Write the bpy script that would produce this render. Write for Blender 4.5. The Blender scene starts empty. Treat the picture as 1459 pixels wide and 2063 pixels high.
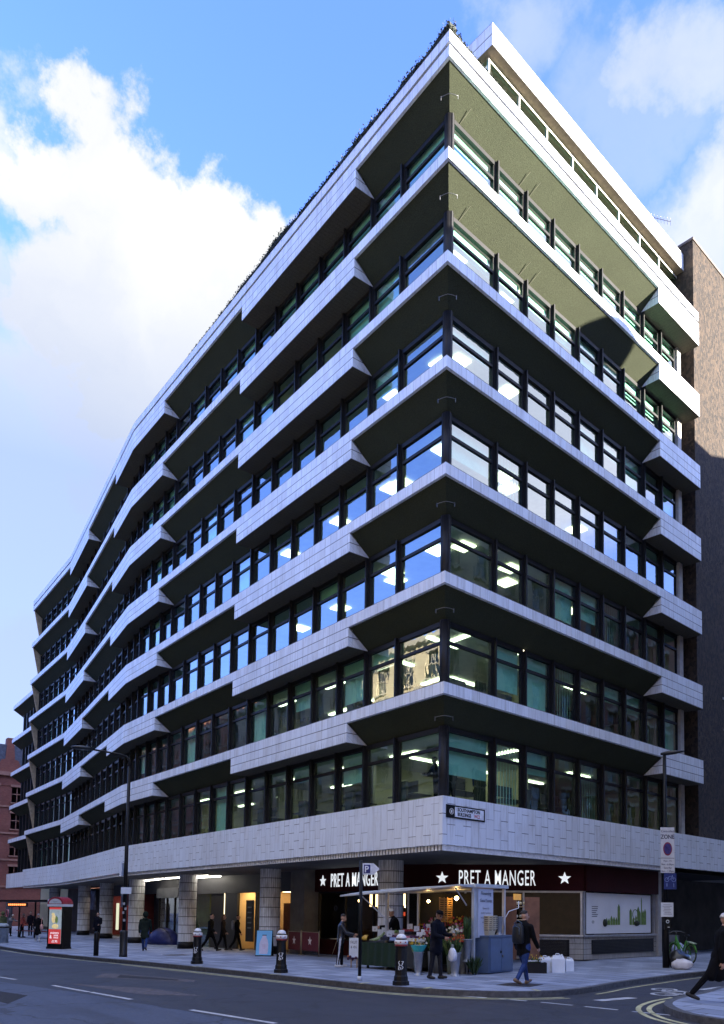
import bpy, bmesh, math, random
from mathutils import Vector, Matrix, noise as mnoise
from math import sin, cos, pi, radians as R, atan2, sqrt, floor
rnd = random.Random(7)
sc = bpy.context.scene
COL = sc.collection

# ------------------------------------------------------------------ mesh helper
class MB:
    def __init__(s): s.v=[]; s.f=[]; s.m=[]; s.uv=[]; s.sm=[]
    def face(s, pts, m=0, uv=None, sm=False):
        i=len(s.v); s.v+= [tuple(p) for p in pts]; s.f.append(tuple(range(i,i+len(pts)))); s.m.append(m); s.sm.append(sm)
        s.uv.append(uv if uv else [(0,0)]*len(pts))
    def box(s, a, b, m=0):
        x0,y0,z0=a; x1,y1,z1=b
        s.hexa([(x0,y0,z0),(x1,y0,z0),(x1,y1,z0),(x0,y1,z0)],[(x0,y0,z1),(x1,y0,z1),(x1,y1,z1),(x0,y1,z1)],m)
    def hexa(s, lo, hi, m=0):
        n=len(lo)
        s.face(list(reversed(lo)),m); s.face(hi,m)
        for i in range(n):
            j=(i+1)%n; s.face([lo[i],lo[j],hi[j],hi[i]],m)
    def obox(s, c, ax, ay, az, m=0):
        c=Vector(c); ax=Vector(ax); ay=Vector(ay); az=Vector(az)
        lo=[c-ax-ay-az,c+ax-ay-az,c+ax+ay-az,c-ax+ay-az]; hi=[p+2*az for p in lo]
        s.hexa(lo,hi,m)
    def bar(s, p, q, w, d=None, m=0):
        p=Vector(p); q=Vector(q); t=(q-p); L=t.length; t.normalize()
        a=Vector((0,0,1)) if abs(t.z)<.9 else Vector((1,0,0))
        x=t.cross(a).normalized(); y=x.cross(t)
        s.obox((p+q)/2, t*(L/2), x*(w/2), y*((d or w)/2), m)
    def ring(s, rings, m=0, caps=True, sm=True, closed=False):
        n=len(rings[0]); b=len(s.v)
        for r in rings: s.v+= [tuple(p) for p in r]
        k=len(rings)
        for i in range(k if closed else k-1):
            i2=(i+1)%k
            for j in range(n):
                j2=(j+1)%n
                s.f.append((b+i*n+j,b+i*n+j2,b+i2*n+j2,b+i2*n+j)); s.m.append(m); s.sm.append(sm)
                s.uv.append([(j/n,i/k),((j+1)/n,i/k),((j+1)/n,(i+1)/k),(j/n,(i+1)/k)])
        if caps and not closed:
            s.f.append(tuple(reversed(range(b,b+n)))); s.m.append(m); s.sm.append(False); s.uv.append([(0,0)]*n)
            s.f.append(tuple(range(b+(k-1)*n,b+k*n))); s.m.append(m); s.sm.append(False); s.uv.append([(0,0)]*n)
    def tube(s, pts, r, n=8, m=0, caps=True, closed=False):
        pts=[Vector(p) for p in pts]; rings=[]; k=len(pts); x=None
        for i,p in enumerate(pts):
            if closed: t=pts[(i+1)%k]-pts[i-1]
            else: t=pts[min(i+1,k-1)]-pts[max(i-1,0)]
            t.normalize()
            if x is None:
                a=Vector((0,0,1)) if abs(t.z)<.9 else Vector((1,0,0)); x=t.cross(a).normalized()
            else:
                x=(x-t*x.dot(t)).normalized()
            y=t.cross(x); rr=r[i] if isinstance(r,(list,tuple)) else r
            rings.append([p+x*cos(2*pi*j/n)*rr+y*sin(2*pi*j/n)*rr for j in range(n)])
        s.ring(rings,m,caps,True,closed)
    def lathe(s, prof, c=(0,0,0), n=16, m=0, caps=True, sm=True):
        c=Vector(c)
        s.ring([[c+Vector((r*cos(2*pi*j/n),r*sin(2*pi*j/n),z)) for j in range(n)] for r,z in prof],m,caps,sm)
    def prism(s, poly, o, ex, ey, ez, m=0, m2=None):
        # poly 2D in plane (ex,ey) at origin o, extruded along ez (vector incl. length)
        o=Vector(o); ex=Vector(ex); ey=Vector(ey); ez=Vector(ez)
        a=[o+ex*p[0]+ey*p[1] for p in poly]; b=[p+ez for p in a]
        s.face(list(reversed(a)),m); s.face(b,m if m2 is None else m2)
        n=len(a)
        for i in range(n): s.face([a[i],a[(i+1)%n],b[(i+1)%n],b[i]],m)
    def ball(s, c, r, n=10, k=7, m=0, sq=(1,1,1), jit=0):
        c=Vector(c); rings=[]
        for i in range(k+1):
            th=pi*i/k; rr=max(sin(th),.02)
            row=[]
            for j in range(n):
                d=Vector((rr*cos(2*pi*j/n)*sq[0],rr*sin(2*pi*j/n)*sq[1],-cos(th)*sq[2]))
                q=1+(jit*mnoise.noise((c+d*3)) if jit else 0)
                row.append(c+d*r*q)
            rings.append(row)
        s.ring(rings,m,True,True)
    def mesh(s, name, mats):
        me=bpy.data.meshes.new(name); me.from_pydata(s.v,[],s.f)
        for mm in mats: me.materials.append(mm)
        me.polygons.foreach_set('material_index',s.m)
        me.polygons.foreach_set('use_smooth',s.sm)
        ul=me.uv_layers.new(name='UVMap'); fl=[]
        for u in s.uv:
            for p in u: fl+= [p[0],p[1]]
        ul.data.foreach_set('uv',fl)
        me.update(); return me
    def build(s, name, mats, parent=None, loc=None, weld=False):
        if not isinstance(mats,(list,tuple)): mats=[mats]
        me=s.mesh(name,mats)
        if weld:
            bm=bmesh.new(); bm.from_mesh(me); bmesh.ops.remove_doubles(bm,verts=bm.verts,dist=1e-4); bm.to_mesh(me); bm.free()
        return link(name,me,parent,loc)
def link(name, data, parent=None, loc=None):
    o=bpy.data.objects.new(name,data); COL.objects.link(o)
    if parent: o.parent=parent
    if loc: o.location=loc
    return o
def tag(o, label=None, cat=None, group=None, kind=None):
    if label: o['label']=label
    if cat: o['category']=cat
    if group: o['group']=group
    if kind: o['kind']=kind
    return o
def thing(name, label, cat, loc=(0,0,0), rz=0, group=None):
    o=link(name,None,None,loc); o.rotation_euler=(0,0,rz); o.empty_display_size=.2
    return tag(o,label,cat,group)
def kids(o): return [c for c in bpy.data.objects if c.parent==o]
def dup(root, loc, rz=None, label=None, parent=None):
    r=root.copy(); COL.objects.link(r); r.parent=parent
    if loc is not None: r.location=loc
    if rz is not None: r.rotation_euler=(0,0,rz)
    if label: r['label']=label
    for c in kids(root): dup(c,None,None,None,r)
    return r

# ------------------------------------------------------------------ materials
class NT:
    def __init__(s,name):
        s.m=bpy.data.materials.new(name); s.m.use_nodes=True; s.t=s.m.node_tree; s.n=s.t.nodes; s.l=s.t.links
        s.b=s.n.get('Principled BSDF'); s.out=s.n.get('Material Output')
    def new(s,t,**k):
        n=s.n.new(t)
        for a,v in k.items(): setattr(n,a,v)
        return n
    def link(s,a,b): s.l.new(a,b)
    def setin(s,n,i,v):
        if hasattr(v,'is_output'): s.l.new(v,n.inputs[i])
        else: n.inputs[i].default_value=v
    def math(s,op,a,b=0.,c=0.,clamp=False):
        n=s.new('ShaderNodeMath',operation=op,use_clamp=clamp); s.setin(n,0,a); s.setin(n,1,b); s.setin(n,2,c); return n.outputs[0]
    def mix(s,f,a,b,bt='MIX'):
        n=s.new('ShaderNodeMix',data_type='RGBA',blend_type=bt)
        s.setin(n,0,f); s.setin(n,6,c4(a)); s.setin(n,7,c4(b)); return n.outputs[2]
    def noise(s,vec,scale,detail=3,rough=.6):
        n=s.new('ShaderNodeTexNoise'); n.inputs['Scale'].default_value=scale; n.inputs['Detail'].default_value=detail; n.inputs['Roughness'].default_value=rough
        if vec is not None: s.link(vec,n.inputs['Vector'])
        return n.outputs[0]
    def coord(s,k='Object'): return s.new('ShaderNodeTexCoord').outputs[k]
    def mapv(s,vec,scale=(1,1,1),loc=(0,0,0),rot=(0,0,0)):
        n=s.new('ShaderNodeMapping'); s.link(vec,n.inputs[0]); n.inputs['Scale'].default_value=scale; n.inputs['Location'].default_value=loc; n.inputs['Rotation'].default_value=rot; return n.outputs[0]
    def ramp(s,f,a,b):
        n=s.new('ShaderNodeMapRange'); s.setin(n,0,f); n.inputs[1].default_value=a; n.inputs[2].default_value=b; n.clamp=True; return n.outputs[0]
    def sep(s,v):
        n=s.new('ShaderNodeSeparateXYZ'); s.link(v,n.inputs[0]); return n.outputs
    def comb(s,x=0.,y=0.,z=0.):
        n=s.new('ShaderNodeCombineXYZ'); s.setin(n,0,x); s.setin(n,1,y); s.setin(n,2,z); return n.outputs[0]
    def white(s,v):
        n=s.new('ShaderNodeTexWhiteNoise',noise_dimensions='3D'); s.link(v,n.inputs[0]); return n.outputs[0]
    def bump(s,h,strength=.3,dist=.01):
        n=s.new('ShaderNodeBump'); n.inputs['Strength'].default_value=strength; n.inputs['Distance'].default_value=dist; s.link(h,n.inputs['Height']); s.link(n.outputs[0],s.b.inputs['Normal']); return n
    def base(s,c): s.setin(s.b,'Base Color',c4(c))
    def set(s,**k):
        for a,v in k.items(): s.setin(s.b,a.replace('_',' '),v)
def c4(c):
    if hasattr(c,'is_output'): return c
    return (c[0],c[1],c[2],1.) if len(c)==3 else c
MC={}
def mat(name, col, rough=.6, var=.25, scale=6., metal=0., bump=0., bscale=60., spec=.4, emit=None, es=1., dirt=0.):
    """general painted / fabric / stone surface with uneven colour"""
    if name in MC: return MC[name]
    t=NT(name); v=t.coord()
    n=t.noise(v,scale,4)
    a=[x*(1-var) for x in col]; b=[min(1,x*(1+var)) for x in col]
    c=t.mix(t.ramp(n,.3,.7),a,b)
    if dirt: c=t.mix(t.math('MULTIPLY',t.ramp(t.noise(v,scale*.35,6,.7),.5,.75),dirt),c,(.06,.055,.05))
    t.base(c); t.set(Roughness=rough,Metallic=metal); t.b.inputs['Specular IOR Level'].default_value=spec
    if bump: t.bump(t.noise(v,bscale,3),bump,.01)
    if emit: t.b.inputs['Emission Color'].default_value=c4(emit); t.b.inputs['Emission Strength'].default_value=es
    MC[name]=t.m; return t.m
def emat(name,col,s):
    if name in MC: return MC[name]
    t=NT(name); t.base((.02,.02,.02)); t.b.inputs['Emission Color'].default_value=c4(col); t.b.inputs['Emission Strength'].default_value=s
    MC[name]=t.m; return t.m

def tile_mat(name, stagger=False, w=.36, base=(.705,.74,.785), jw=.014):
    t=NT(name); uv=t.coord('UV'); x,y,z=t.sep(uv)
    cu=t.math('DIVIDE',x,w); ci=t.math('FLOOR',cu); fu=t.math('SUBTRACT',cu,ci)
    if stagger:
        par=t.math('MULTIPLY',t.math('MODULO',t.math('ABSOLUTE',ci),2.),.5)
        vv=t.math('ADD',t.math('DIVIDE',y,.62),par)
    else: vv=y
    ri=t.math('FLOOR',vv); fv=t.math('SUBTRACT',vv,ri)
    def edge(f,wd): return t.math('LESS_THAN',t.math('MINIMUM',f,t.math('SUBTRACT',1.,f)),wd)
    ju=edge(fu,jw if not stagger else .018); jv=edge(fv,.042 if not stagger else .016)
    r=t.white(t.comb(ci,ri,3.))
    r2=t.white(t.comb(ci,ri,9.))
    obj=t.coord()
    streak=t.noise(t.mapv(obj,(7,7,.5)),1.3,5,.65)
    grime=t.noise(obj,.35,4)
    vr=(.955,1.03) if stagger else (.90,1.07)
    c=t.mix(r,[q*vr[0] for q in base],[min(.9,q*vr[1]) for q in base])
    c=t.mix(t.math('MULTIPLY',t.ramp(r2,.7,1.),.12 if stagger else .18),c,(.62,.55,.46))
    c=t.mix(t.math('MULTIPLY',t.ramp(streak,.50,.74),.55),c,(.30,.28,.25))
    c=t.mix(t.math('MULTIPLY',t.ramp(grime,.45,.75),.25),c,(.42,.38,.33))
    if stagger:
        spot=t.ramp(t.noise(t.mapv(obj,(1,1,.6)),1.1,6,.7),.55,.72)
        c=t.mix(t.math('MULTIPLY',spot,.3),c,(.40,.34,.27))
        vj=t.math('MULTIPLY',ju,t.ramp(t.white(t.comb(ci,7.,1.)),.1,.9)); hj=t.math('MULTIPLY',jv,t.ramp(r,.15,.6))
        j=t.math('MAXIMUM',t.math('MULTIPLY',vj,.75),hj)
    else:
        j=t.math('MAXIMUM',t.math('MULTIPLY',ju,t.ramp(t.white(t.comb(ci,ri,5.)),-.3,1.)),t.math('MULTIPLY',jv,.9))
    if not stagger:
        drip=t.ramp(t.noise(t.mapv(uv,(9.,.35,1)),2.,3,.6),.48,.66)
        c=t.mix(t.math('MULTIPLY',t.math('MULTIPLY',t.ramp(y,2.25,3.02),drip),.65),c,(.16,.15,.135))
    c=t.mix(j,c,(.05,.048,.045))
    t.base(c); t.set(Roughness=t.math('ADD',.34,t.math('MULTIPLY',streak,.3)))
    t.b.inputs['Specular IOR Level'].default_value=.35
    h=t.math('ADD',t.math('MULTIPLY',j,-1.),t.math('MULTIPLY',r2,.25))
    t.bump(h,.45,.012)
    MC[name]=t.m; return t.m
def soffit_mat(name, col, joints=False):
    t=NT(name); o=t.coord()
    p=t.noise(o,38.,3,.7); q=t.noise(o,.8,5); s=t.noise(t.mapv(o,(3,3,1)),9.,4)
    c=t.mix(t.ramp(p,.3,.7),[x*.55 for x in col],[x*1.4 for x in col])
    c=t.mix(t.math('MULTIPLY',t.ramp(q,.4,.75),.3),c,[x*.6 for x in col])
    c=t.mix(t.math('MULTIPLY',t.ramp(s,.62,.72),.25),c,[x*1.6 for x in col])
    if joints:
        x,y,z=t.sep(t.coord('UV')); f=t.math('FRACT',t.math('DIVIDE',x,.18))
        j=t.math('LESS_THAN',f,.06); c=t.mix(t.math('MULTIPLY',j,.6),c,(.02,.02,.02))
    t.base(c); t.set(Roughness=.95); t.b.inputs['Specular IOR Level'].default_value=.15
    t.bump(p,.8,.02); MC[name]=t.m; return t.m
def glass_mat(name, tint=(.50,.78,.66), refl=1.9, wav=.0035):
    t=NT(name); t.n.remove(t.b)
    g=t.new('ShaderNodeBsdfGlossy'); g.inputs['Roughness'].default_value=0.; g.inputs['Color'].default_value=(.93,.97,1,1)
    tr=t.new('ShaderNodeBsdfTransparent'); tr.inputs['Color'].default_value=c4(tint)
    ge=t.new('ShaderNodeNewGeometry'); dp=t.new('ShaderNodeVectorMath',operation='DOT_PRODUCT'); t.link(ge.outputs['Incoming'],dp.inputs[0]); t.link(ge.outputs['Normal'],dp.inputs[1])
    f0=((refl-1)/(refl+1))**2; fr=t.math('ADD',f0,t.math('MULTIPLY',1-f0,t.math('POWER',t.math('SUBTRACT',1.,t.math('ABSOLUTE',dp.outputs['Value']),clamp=True),5.)))
    mx=t.new('ShaderNodeMixShader'); t.link(fr,mx.inputs[0]); t.link(tr.outputs[0],mx.inputs[1]); t.link(g.outputs[0],mx.inputs[2])
    n=t.noise(t.mapv(t.coord(),(1,1,.45)),2.2,2,.4)
    b=t.new('ShaderNodeBump'); b.inputs['Strength'].default_value=1.; b.inputs['Distance'].default_value=wav; t.link(n,b.inputs['Height'])
    t.link(b.outputs[0],g.inputs['Normal']); t.link(mx.outputs[0],t.out.inputs[0]); MC[name]=t.m; return t.m

TILE=tile_mat('glazed_tile'); TILEB=tile_mat('staggered_tile',True)
SOFF=soffit_mat('olive_render',(.040,.0455,.028)); SOFB=soffit_mat('ribbed_soffit',(.085,.077,.058),True)
FRAME=mat('bronze_frame',(.010,.0095,.0105),.5,.3,3.,spec=.25)
CONC=mat('concrete',(.38,.37,.35),.85,.2,4.,bump=.3)
GLASS=glass_mat('office_glass',(.60,.90,.79),2.9)
GLASS2=glass_mat('clear_glass',(.80,.84,.82),1.36,.001)
BLIND=mat('roller_blind',(.60,.74,.64),.8,.12,2.)
WALLIN=mat('cream_wall',(.55,.50,.36),.8,.15,.6)
CEIL=mat('office_ceiling',(.55,.55,.5),.9,.1,2.)
CARPET=mat('office_floor',(.10,.10,.11),.9,.2,2.)
LITP=emat('lit_panel',(1.,.88,.60),.62)
LITS=emat('lit_tube',(1.,.90,.66),1.0)
DARK=mat('dark_void',(.012,.012,.013),.8,.2)

# ------------------------------------------------------------------ camera
CAM=Vector((17.766,-15.7374,1.65))
yaw,pit,rol=0.8782,0.0608,0.0110
fw=Vector((-sin(yaw),cos(yaw),0)); rt=Vector((cos(yaw),sin(yaw),0)); up=Vector((0,0,1))
f2=fw*cos(pit)+up*sin(pit); u2=-fw*sin(pit)+up*cos(pit)
r3=rt*cos(rol)+u2*sin(rol); u3=-rt*sin(rol)+u2*cos(rol)
cd=bpy.data.cameras.new('camera'); co=bpy.data.objects.new('camera',cd); COL.objects.link(co)
co.matrix_world=Matrix((( r3.x,u3.x,-f2.x,CAM.x),(r3.y,u3.y,-f2.y,CAM.y),(r3.z,u3.z,-f2.z,CAM.z),(0,0,0,1)))
cd.sensor_fit='HORIZONTAL'; cd.sensor_width=36; cd.lens=36*1619.89/1459; cd.shift_x=(729.5-838.62)/1459; cd.shift_y=(1742.56-1031.5)/1459
cd.clip_start=.1; cd.clip_end=3000
sc.camera=co

# ------------------------------------------------------------------ light and sky
EL=R(10.); sd=Vector((.85,.53,0)).normalized(); SUN=Vector((sd.x*cos(EL),sd.y*cos(EL),sin(EL)))
ld=bpy.data.lights.new('sun','SUN'); ld.energy=5.; ld.angle=R(.55); ld.color=(1.,.92,.78)
lo=bpy.data.objects.new('sun',ld); COL.objects.link(lo); lo.rotation_euler=SUN.to_track_quat('Z','Y').to_euler(); lo.location=(40,20,60)
w=bpy.data.worlds.new('World'); sc.world=w; w.use_nodes=True
class WT(NT):
    def __init__(s):
        s.t=w.node_tree; s.n=s.t.nodes; s.l=s.t.links
        for n in list(s.n): s.n.remove(n)
wt=WT(); wo=wt.new('ShaderNodeOutputWorld'); bg=wt.new('ShaderNodeBackground'); bg.inputs['Strength'].default_value=.066
wt.link(bg.outputs[0],wo.inputs[0])
sky=wt.new('ShaderNodeTexSky'); sky.sky_type='NISHITA'; sky.sun_disc=False; sky.sun_elevation=EL; sky.sun_rotation=atan2(sd.x,sd.y); sky.air_density=1.; sky.dust_density=.6; sky.ozone_density=2.2
gen=wt.coord('Generated')
nrm=wt.new('ShaderNodeVectorMath',operation='NORMALIZE'); wt.link(gen,nrm.inputs[0]); dirv=nrm.outputs[0]
n1=wt.new('ShaderNodeTexNoise'); n1.inputs['Scale'].default_value=5.5; n1.inputs['Detail'].default_value=9; n1.inputs['Roughness'].default_value=.62; wt.link(dirv,n1.inputs['Vector'])
off=wt.new('ShaderNodeVectorMath',operation='SUBTRACT'); wt.link(n1.outputs['Color'],off.inputs[0]); off.inputs[1].default_value=(.5,.5,.5)
ofs=wt.new('ShaderNodeVectorMath',operation='SCALE'); wt.link(off.outputs[0],ofs.inputs[0]); ofs.inputs['Scale'].default_value=.25
wd=wt.new('ShaderNodeVectorMath',operation='ADD'); wt.link(dirv,wd.inputs[0]); wt.link(ofs.outputs[0],wd.inputs[1])
wn=wt.new('ShaderNodeVectorMath',operation='NORMALIZE'); wt.link(wd.outputs[0],wn.inputs[0])
# cumulus masses: direction, radius in degrees, softness in degrees, weight
CL=[((-.722,.180,.668),2.6,1.2,1),((-.705,.217,.676),2.3,1.2,1),((-.708,.262,.656),3.0,1.2,1),((-.716,.305,.628),3.6,1.2,1),((-.706,.335,.624),2.9,1.2,1),((-.69,.352,.632),1.8,1.2,1),
    ((-.765,.245,.60),4.8,2.,1),((-.765,.30,.57),6.,2.,1),((-.79,.33,.52),8,5,.95),((-.82,.26,.52),4.,5,.95),((-.83,.33,.45),8,8,.95),((-.89,.22,.42),9,8,.85),((-.92,.25,.32),9,8,.85),
    ((-.735,.13,.668),2.,2,.8),((-.805,.145,.578),2.4,2,.75),((-.95,.2,.24),7,7,.9),((-.93,.24,.30),6,8,.8),((-.97,.2,.10),8,6,.9),
    ((-.440,.487,.755),1.5,4,.36),((-.362,.575,.735),2.0,3,.62),((-.345,.585,.735),1.8,3,.6),((-.40,.563,.723),1.6,4,.3),((-.335,.66,.672),4.4,3,.85),((-.385,.655,.650),2.8,3,.8),((-.42,.63,.655),1.3,4,.4),((-.33,.64,.70),1.6,3,.45)]
UNSEEN_CL=[((.05,-.1,1.),20,12,1.),((.4,.15,.95),13,10,1.),((.2,-.7,.95),13,9,1.),((-.3,-.75,.85),9,8,.9),((.75,-.5,.75),10,9,.9),((.9,.35,.5),10,9,.8),((.5,.8,.65),9,8,.9),((.85,.65,.34),6,6,.9)]  # unseen clouds added overhead and behind, to brighten shaded walls and reflections
def blobs(L):
    acc=None
    for d,r0,sf,wg in L:
        d=Vector(d).normalized()
        dp=wt.new('ShaderNodeVectorMath',operation='DOT_PRODUCT'); wt.link(wn.outputs[0],dp.inputs[0]); dp.inputs[1].default_value=d
        mr=wt.new('ShaderNodeMapRange'); mr.interpolation_type='SMOOTHSTEP'; wt.link(dp.outputs['Value'],mr.inputs[0]); mr.inputs[1].default_value=cos(R(r0+sf*.5)); mr.inputs[2].default_value=cos(R(max(.3,r0-sf*.5))); mr.inputs[4].default_value=wg
        acc=mr.outputs[0] if acc is None else wt.math('MAXIMUM',acc,mr.outputs[0])
    return acc
near=blobs(CL); far=blobs(UNSEEN_CL)
wisp=wt.noise(wt.mapv(dirv,(3,3,7)),2.2,8,.6)
sx,sy,sz=wt.sep(dirv)
dens=wt.noise(wn.outputs[0],4.,6,.55)
tonec=wt.mix(wt.ramp(dens,.35,.65),(1.72,1.78,1.93),(2.3,2.25,2.15))
lowh=wt.mix(wt.math('MULTIPLY',wt.ramp(sz,.66,.46),1.),tonec,(1.03,1.23,1.70))
skyc=wt.mix(1.,sky.outputs[0],(1.,1.13,2.05),'MULTIPLY')
back=wt.math('MAXIMUM',wt.ramp(sy,.15,-.25),wt.ramp(sx,-.05,.3))
dim_low=wt.math('MULTIPLY',wt.ramp(wt.math('ADD',sz,wt.math('MULTIPLY',wisp,.16)),.34,.18),back)  # dim band added low in the unseen sky, keeps the soffits dark
skyc=wt.mix(dim_low,skyc,(.55,.66,1.0))
c0_=wt.mix(near,skyc,lowh)
wt.link(wt.mix(far,c0_,wt.mix(wt.ramp(dens,.35,.65),(3.8,4.1,4.9),(5.8,5.9,6.3))),bg.inputs['Color'])
sc.view_settings.view_transform='Standard'; sc.view_settings.look='None'; sc.view_settings.exposure=3.0; sc.view_settings.gamma=1
sc.cycles.max_bounces=8; sc.cycles.transparent_max_bounces=16; sc.cycles.use_denoising=True; sc.cycles.caustics_reflective=False; sc.cycles.caustics_refractive=False; sc.cycles.sample_clamp_indirect=6

def gz(x): return 0.0125*max(min(x,0.),-23.)
# ------------------------------------------------------------------ facade path: s>0 along the main street, s<0 along the side street
TH=1.6568; A2=.1262; A3=.0266
SK,SK2,SE_=26.938,47.632,59.64; SR=-16.88
def dleft(a): return Vector((-cos(a),sin(a)))
V2=[None]*5
V0=Vector((0,0)); VK=V0+dleft(0)*SK; VK2=VK+dleft(A2)*(SK2-SK)
dR=Vector((cos(TH),sin(TH)))
SEG=[(-1e9,0,V0,-dR),(0,SK,V0,dleft(0)),(SK,SK2,VK,dleft(A2)),(SK2,1e9,VK2,dleft(A3))]
def segi(s):
    return 0 if s<0 else 1 if s<SK else 2 if s<SK2 else 3
def sdir(i): return SEG[i][3]
def inw(i):
    d=sdir(i); return Vector((-d.y,d.x))*(-1)    # inward normal: right-hand side when walking towards larger s
def base(s,i):
    a,b,v,d=SEG[i]
    if i==0: return V0+(-s)*dR
    return v+d*(s-a)
def P(s,off=0.,z=0.,i=None):
    for k,sv in ((0,0.),(1,SK),(2,SK2)):
        if abs(s-sv)<1e-6:
            n1,n2=inw(k),inw(k+1); b=base(sv,k+1)
            m=(n1+n2); m=m/(1+n1.dot(n2)); q=b+m*off; return Vector((q.x,q.y,z))
    i=segi(s) if i is None else i
    q=base(s,i)+inw(i)*off; return Vector((q.x,q.y,z))
def cuts(a,b):
    return [a]+[q for q in (0.,SK,SK2) if a+1e-6<q<b-1e-6]+[b]
def strip(mb,a,b,o0,z0,o1,z1,m=0,v0=0.,v1=1.,um=1.,flip=False):
    """quad strip between two offset/height lines from s=a to s=b"""
    c=cuts(a,b)
    for s0,s1 in zip(c,c[1:]):
        pts=[P(s0,o0,z0),P(s1,o0,z0),P(s1,o1,z1),P(s0,o1,z1)]
        uv=[(s0*um+200,v0),(s1*um+200,v0),(s1*um+200,v1),(s0*um+200,v1)]
        if flip: pts.reverse(); uv.reverse()
        mb.face(pts,m,uv)
H=3.4; ZL=8.637; T=.386; TB=1.078; D=.889; ZB=5.175
def ztop(k): return ZL+H*(k-1)
bld=thing('office_building','long white tiled office block with dark sloping soffits and ribbon windows filling the picture','building',(0,0,0))
BOX=[(SR,-13.2),(5.066,13.80),(22.488,31.43),(40.134,47.6)]
SLP=[(-13.2,5.066),(13.80,22.488),(31.43,40.134),(47.6,SE_)]
for k in range(1,8):
    zt=ztop(k); zb=zt-T; zx=zt-TB
    mb=MB()
    strip(mb,SR,SE_,0,zb,0,zt,0,0,1)                          # face of the band
    strip(mb,SR,SE_,0,zt,D+.1,zt+.02,0,.1,.9)                 # sill
    for a,b in SLP: strip(mb,a,b,.09,zb,0,zb,0,.3,.6)
    for s,f in ((SR,0),(SE_,1)):
        q=[P(s,0,zb),P(s,0,zt),P(s,D,zt),P(s,D,zb)]
        mb.face(q if f else q[::-1],0,[(0,.1),(0,.9),(.8,.9),(.8,.1)])
    mb.build('parapet_band',TILE,bld)
    for a,b in SLP:
        mb=MB(); strip(mb,a,b,D+.02,zx,.09,zb+.0,0)
        mb.build('sloping_soffit',SOFF,bld)
    for a,b in BOX:
        mb=MB(); strip(mb,a,b,-.004,zx,-.004,zb,0,3.02,1.)
        for s,f in ((a,0),(b,1)):
            i_=segi(s-.01) if f else segi(s+.01)
            q=[P(s,-.004,zx,i_),P(s,-.004,zb,i_),P(s,D+.01,zx,i_)]
            mb.face(q if f else q[::-1],0,[(300,3),(300,1),(301,3)])
        bx=mb.build('projecting_bay',TILE,bld)
        mb=MB(); strip(mb,a,b,D+.02,zx,0.,zx,0); mb.build('soffit_panel',SOFB,bx)
# last floor level parapet strip and roof deck
mb=MB(); strip(mb,SR,SE_,0,29.145,0,29.545,0,0,1); strip(mb,SR,SE_,0,29.545,.5,29.545,0,.2,.8); strip(mb,SR,SE_,.5,29.545,.5,29.1,0,0,1)
strip(mb,SR,SE_,.5,29.145,0,29.145,0,.2,.8)
mb.build('roof_coping',TILE,bld)
mb=MB(); strip(mb,SR,SE_,.06,ztop(7)+.005,.06,29.2,0); mb.build('shadow_gap',DARK,bld)
mb=MB(); strip(mb,SR,SE_,.4,29.05,9.,29.05,0); strip(mb,17,SE_,9.,29.05,16.,29.05); mb.build('roof_deck',mat('roof_felt',(.1,.1,.1),.9),bld)  # deeper rear part of the deck is unseen, added for its shade
# first floor base band: tall staggered tiles
SB=-22.
mb=MB(); strip(mb,SB,SE_,0,3.714,0,ZB,0,0,ZB-3.714); strip(mb,SB,SE_,0,ZB,D+.1,ZB+.02,0,.1,.2)
strip(mb,SB,SE_,.09,3.714,0,3.714,0,.1,.2)
q=[P(SE_,0,3.714),P(SE_,0,ZB),P(SE_,D+4,ZB),P(SE_,D+4,3.714)]; mb.face(q,0,[(0,0),(0,1.4),(4,1.4),(4,0)])
mb.build('base_band',TILEB,bld)
mb=MB()
FL=mat('fluted_stone',(.72,.71,.69),.7,.2,9.,dirt=.3)
s=0.
strip(mb,24,SE_,.10,3.54,.10,3.714,0); strip(mb,0,24,.10,3.54,.10,3.714,1)
c=0.
while c<24:
    for ss in (c,):
        a=P(c,.10,3.545); b=P(c+.095,.10,3.545); n=inw(segi(c+.01)); nn=Vector((n.x,n.y,0))*-.03
        mb.hexa([a+nn,b+nn,b,a],[p+Vector((0,0,.165)) for p in (a+nn,b+nn,b,a)],0)
    c+=.16
strip(mb,-14.,0,.05,3.54,.05,3.714,0)
mb.build('fluted_trim',[FL,mat('flute_gap',(.05,.048,.045),.9)],bld)
mb=MB(); strip(mb,SB,SE_,4.3,3.54,.05,3.54,0); mb.build('arcade_ceiling',mat('arcade_ceiling',(.10,.095,.09),.7,.3,.5,dirt=.4),bld)
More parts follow.
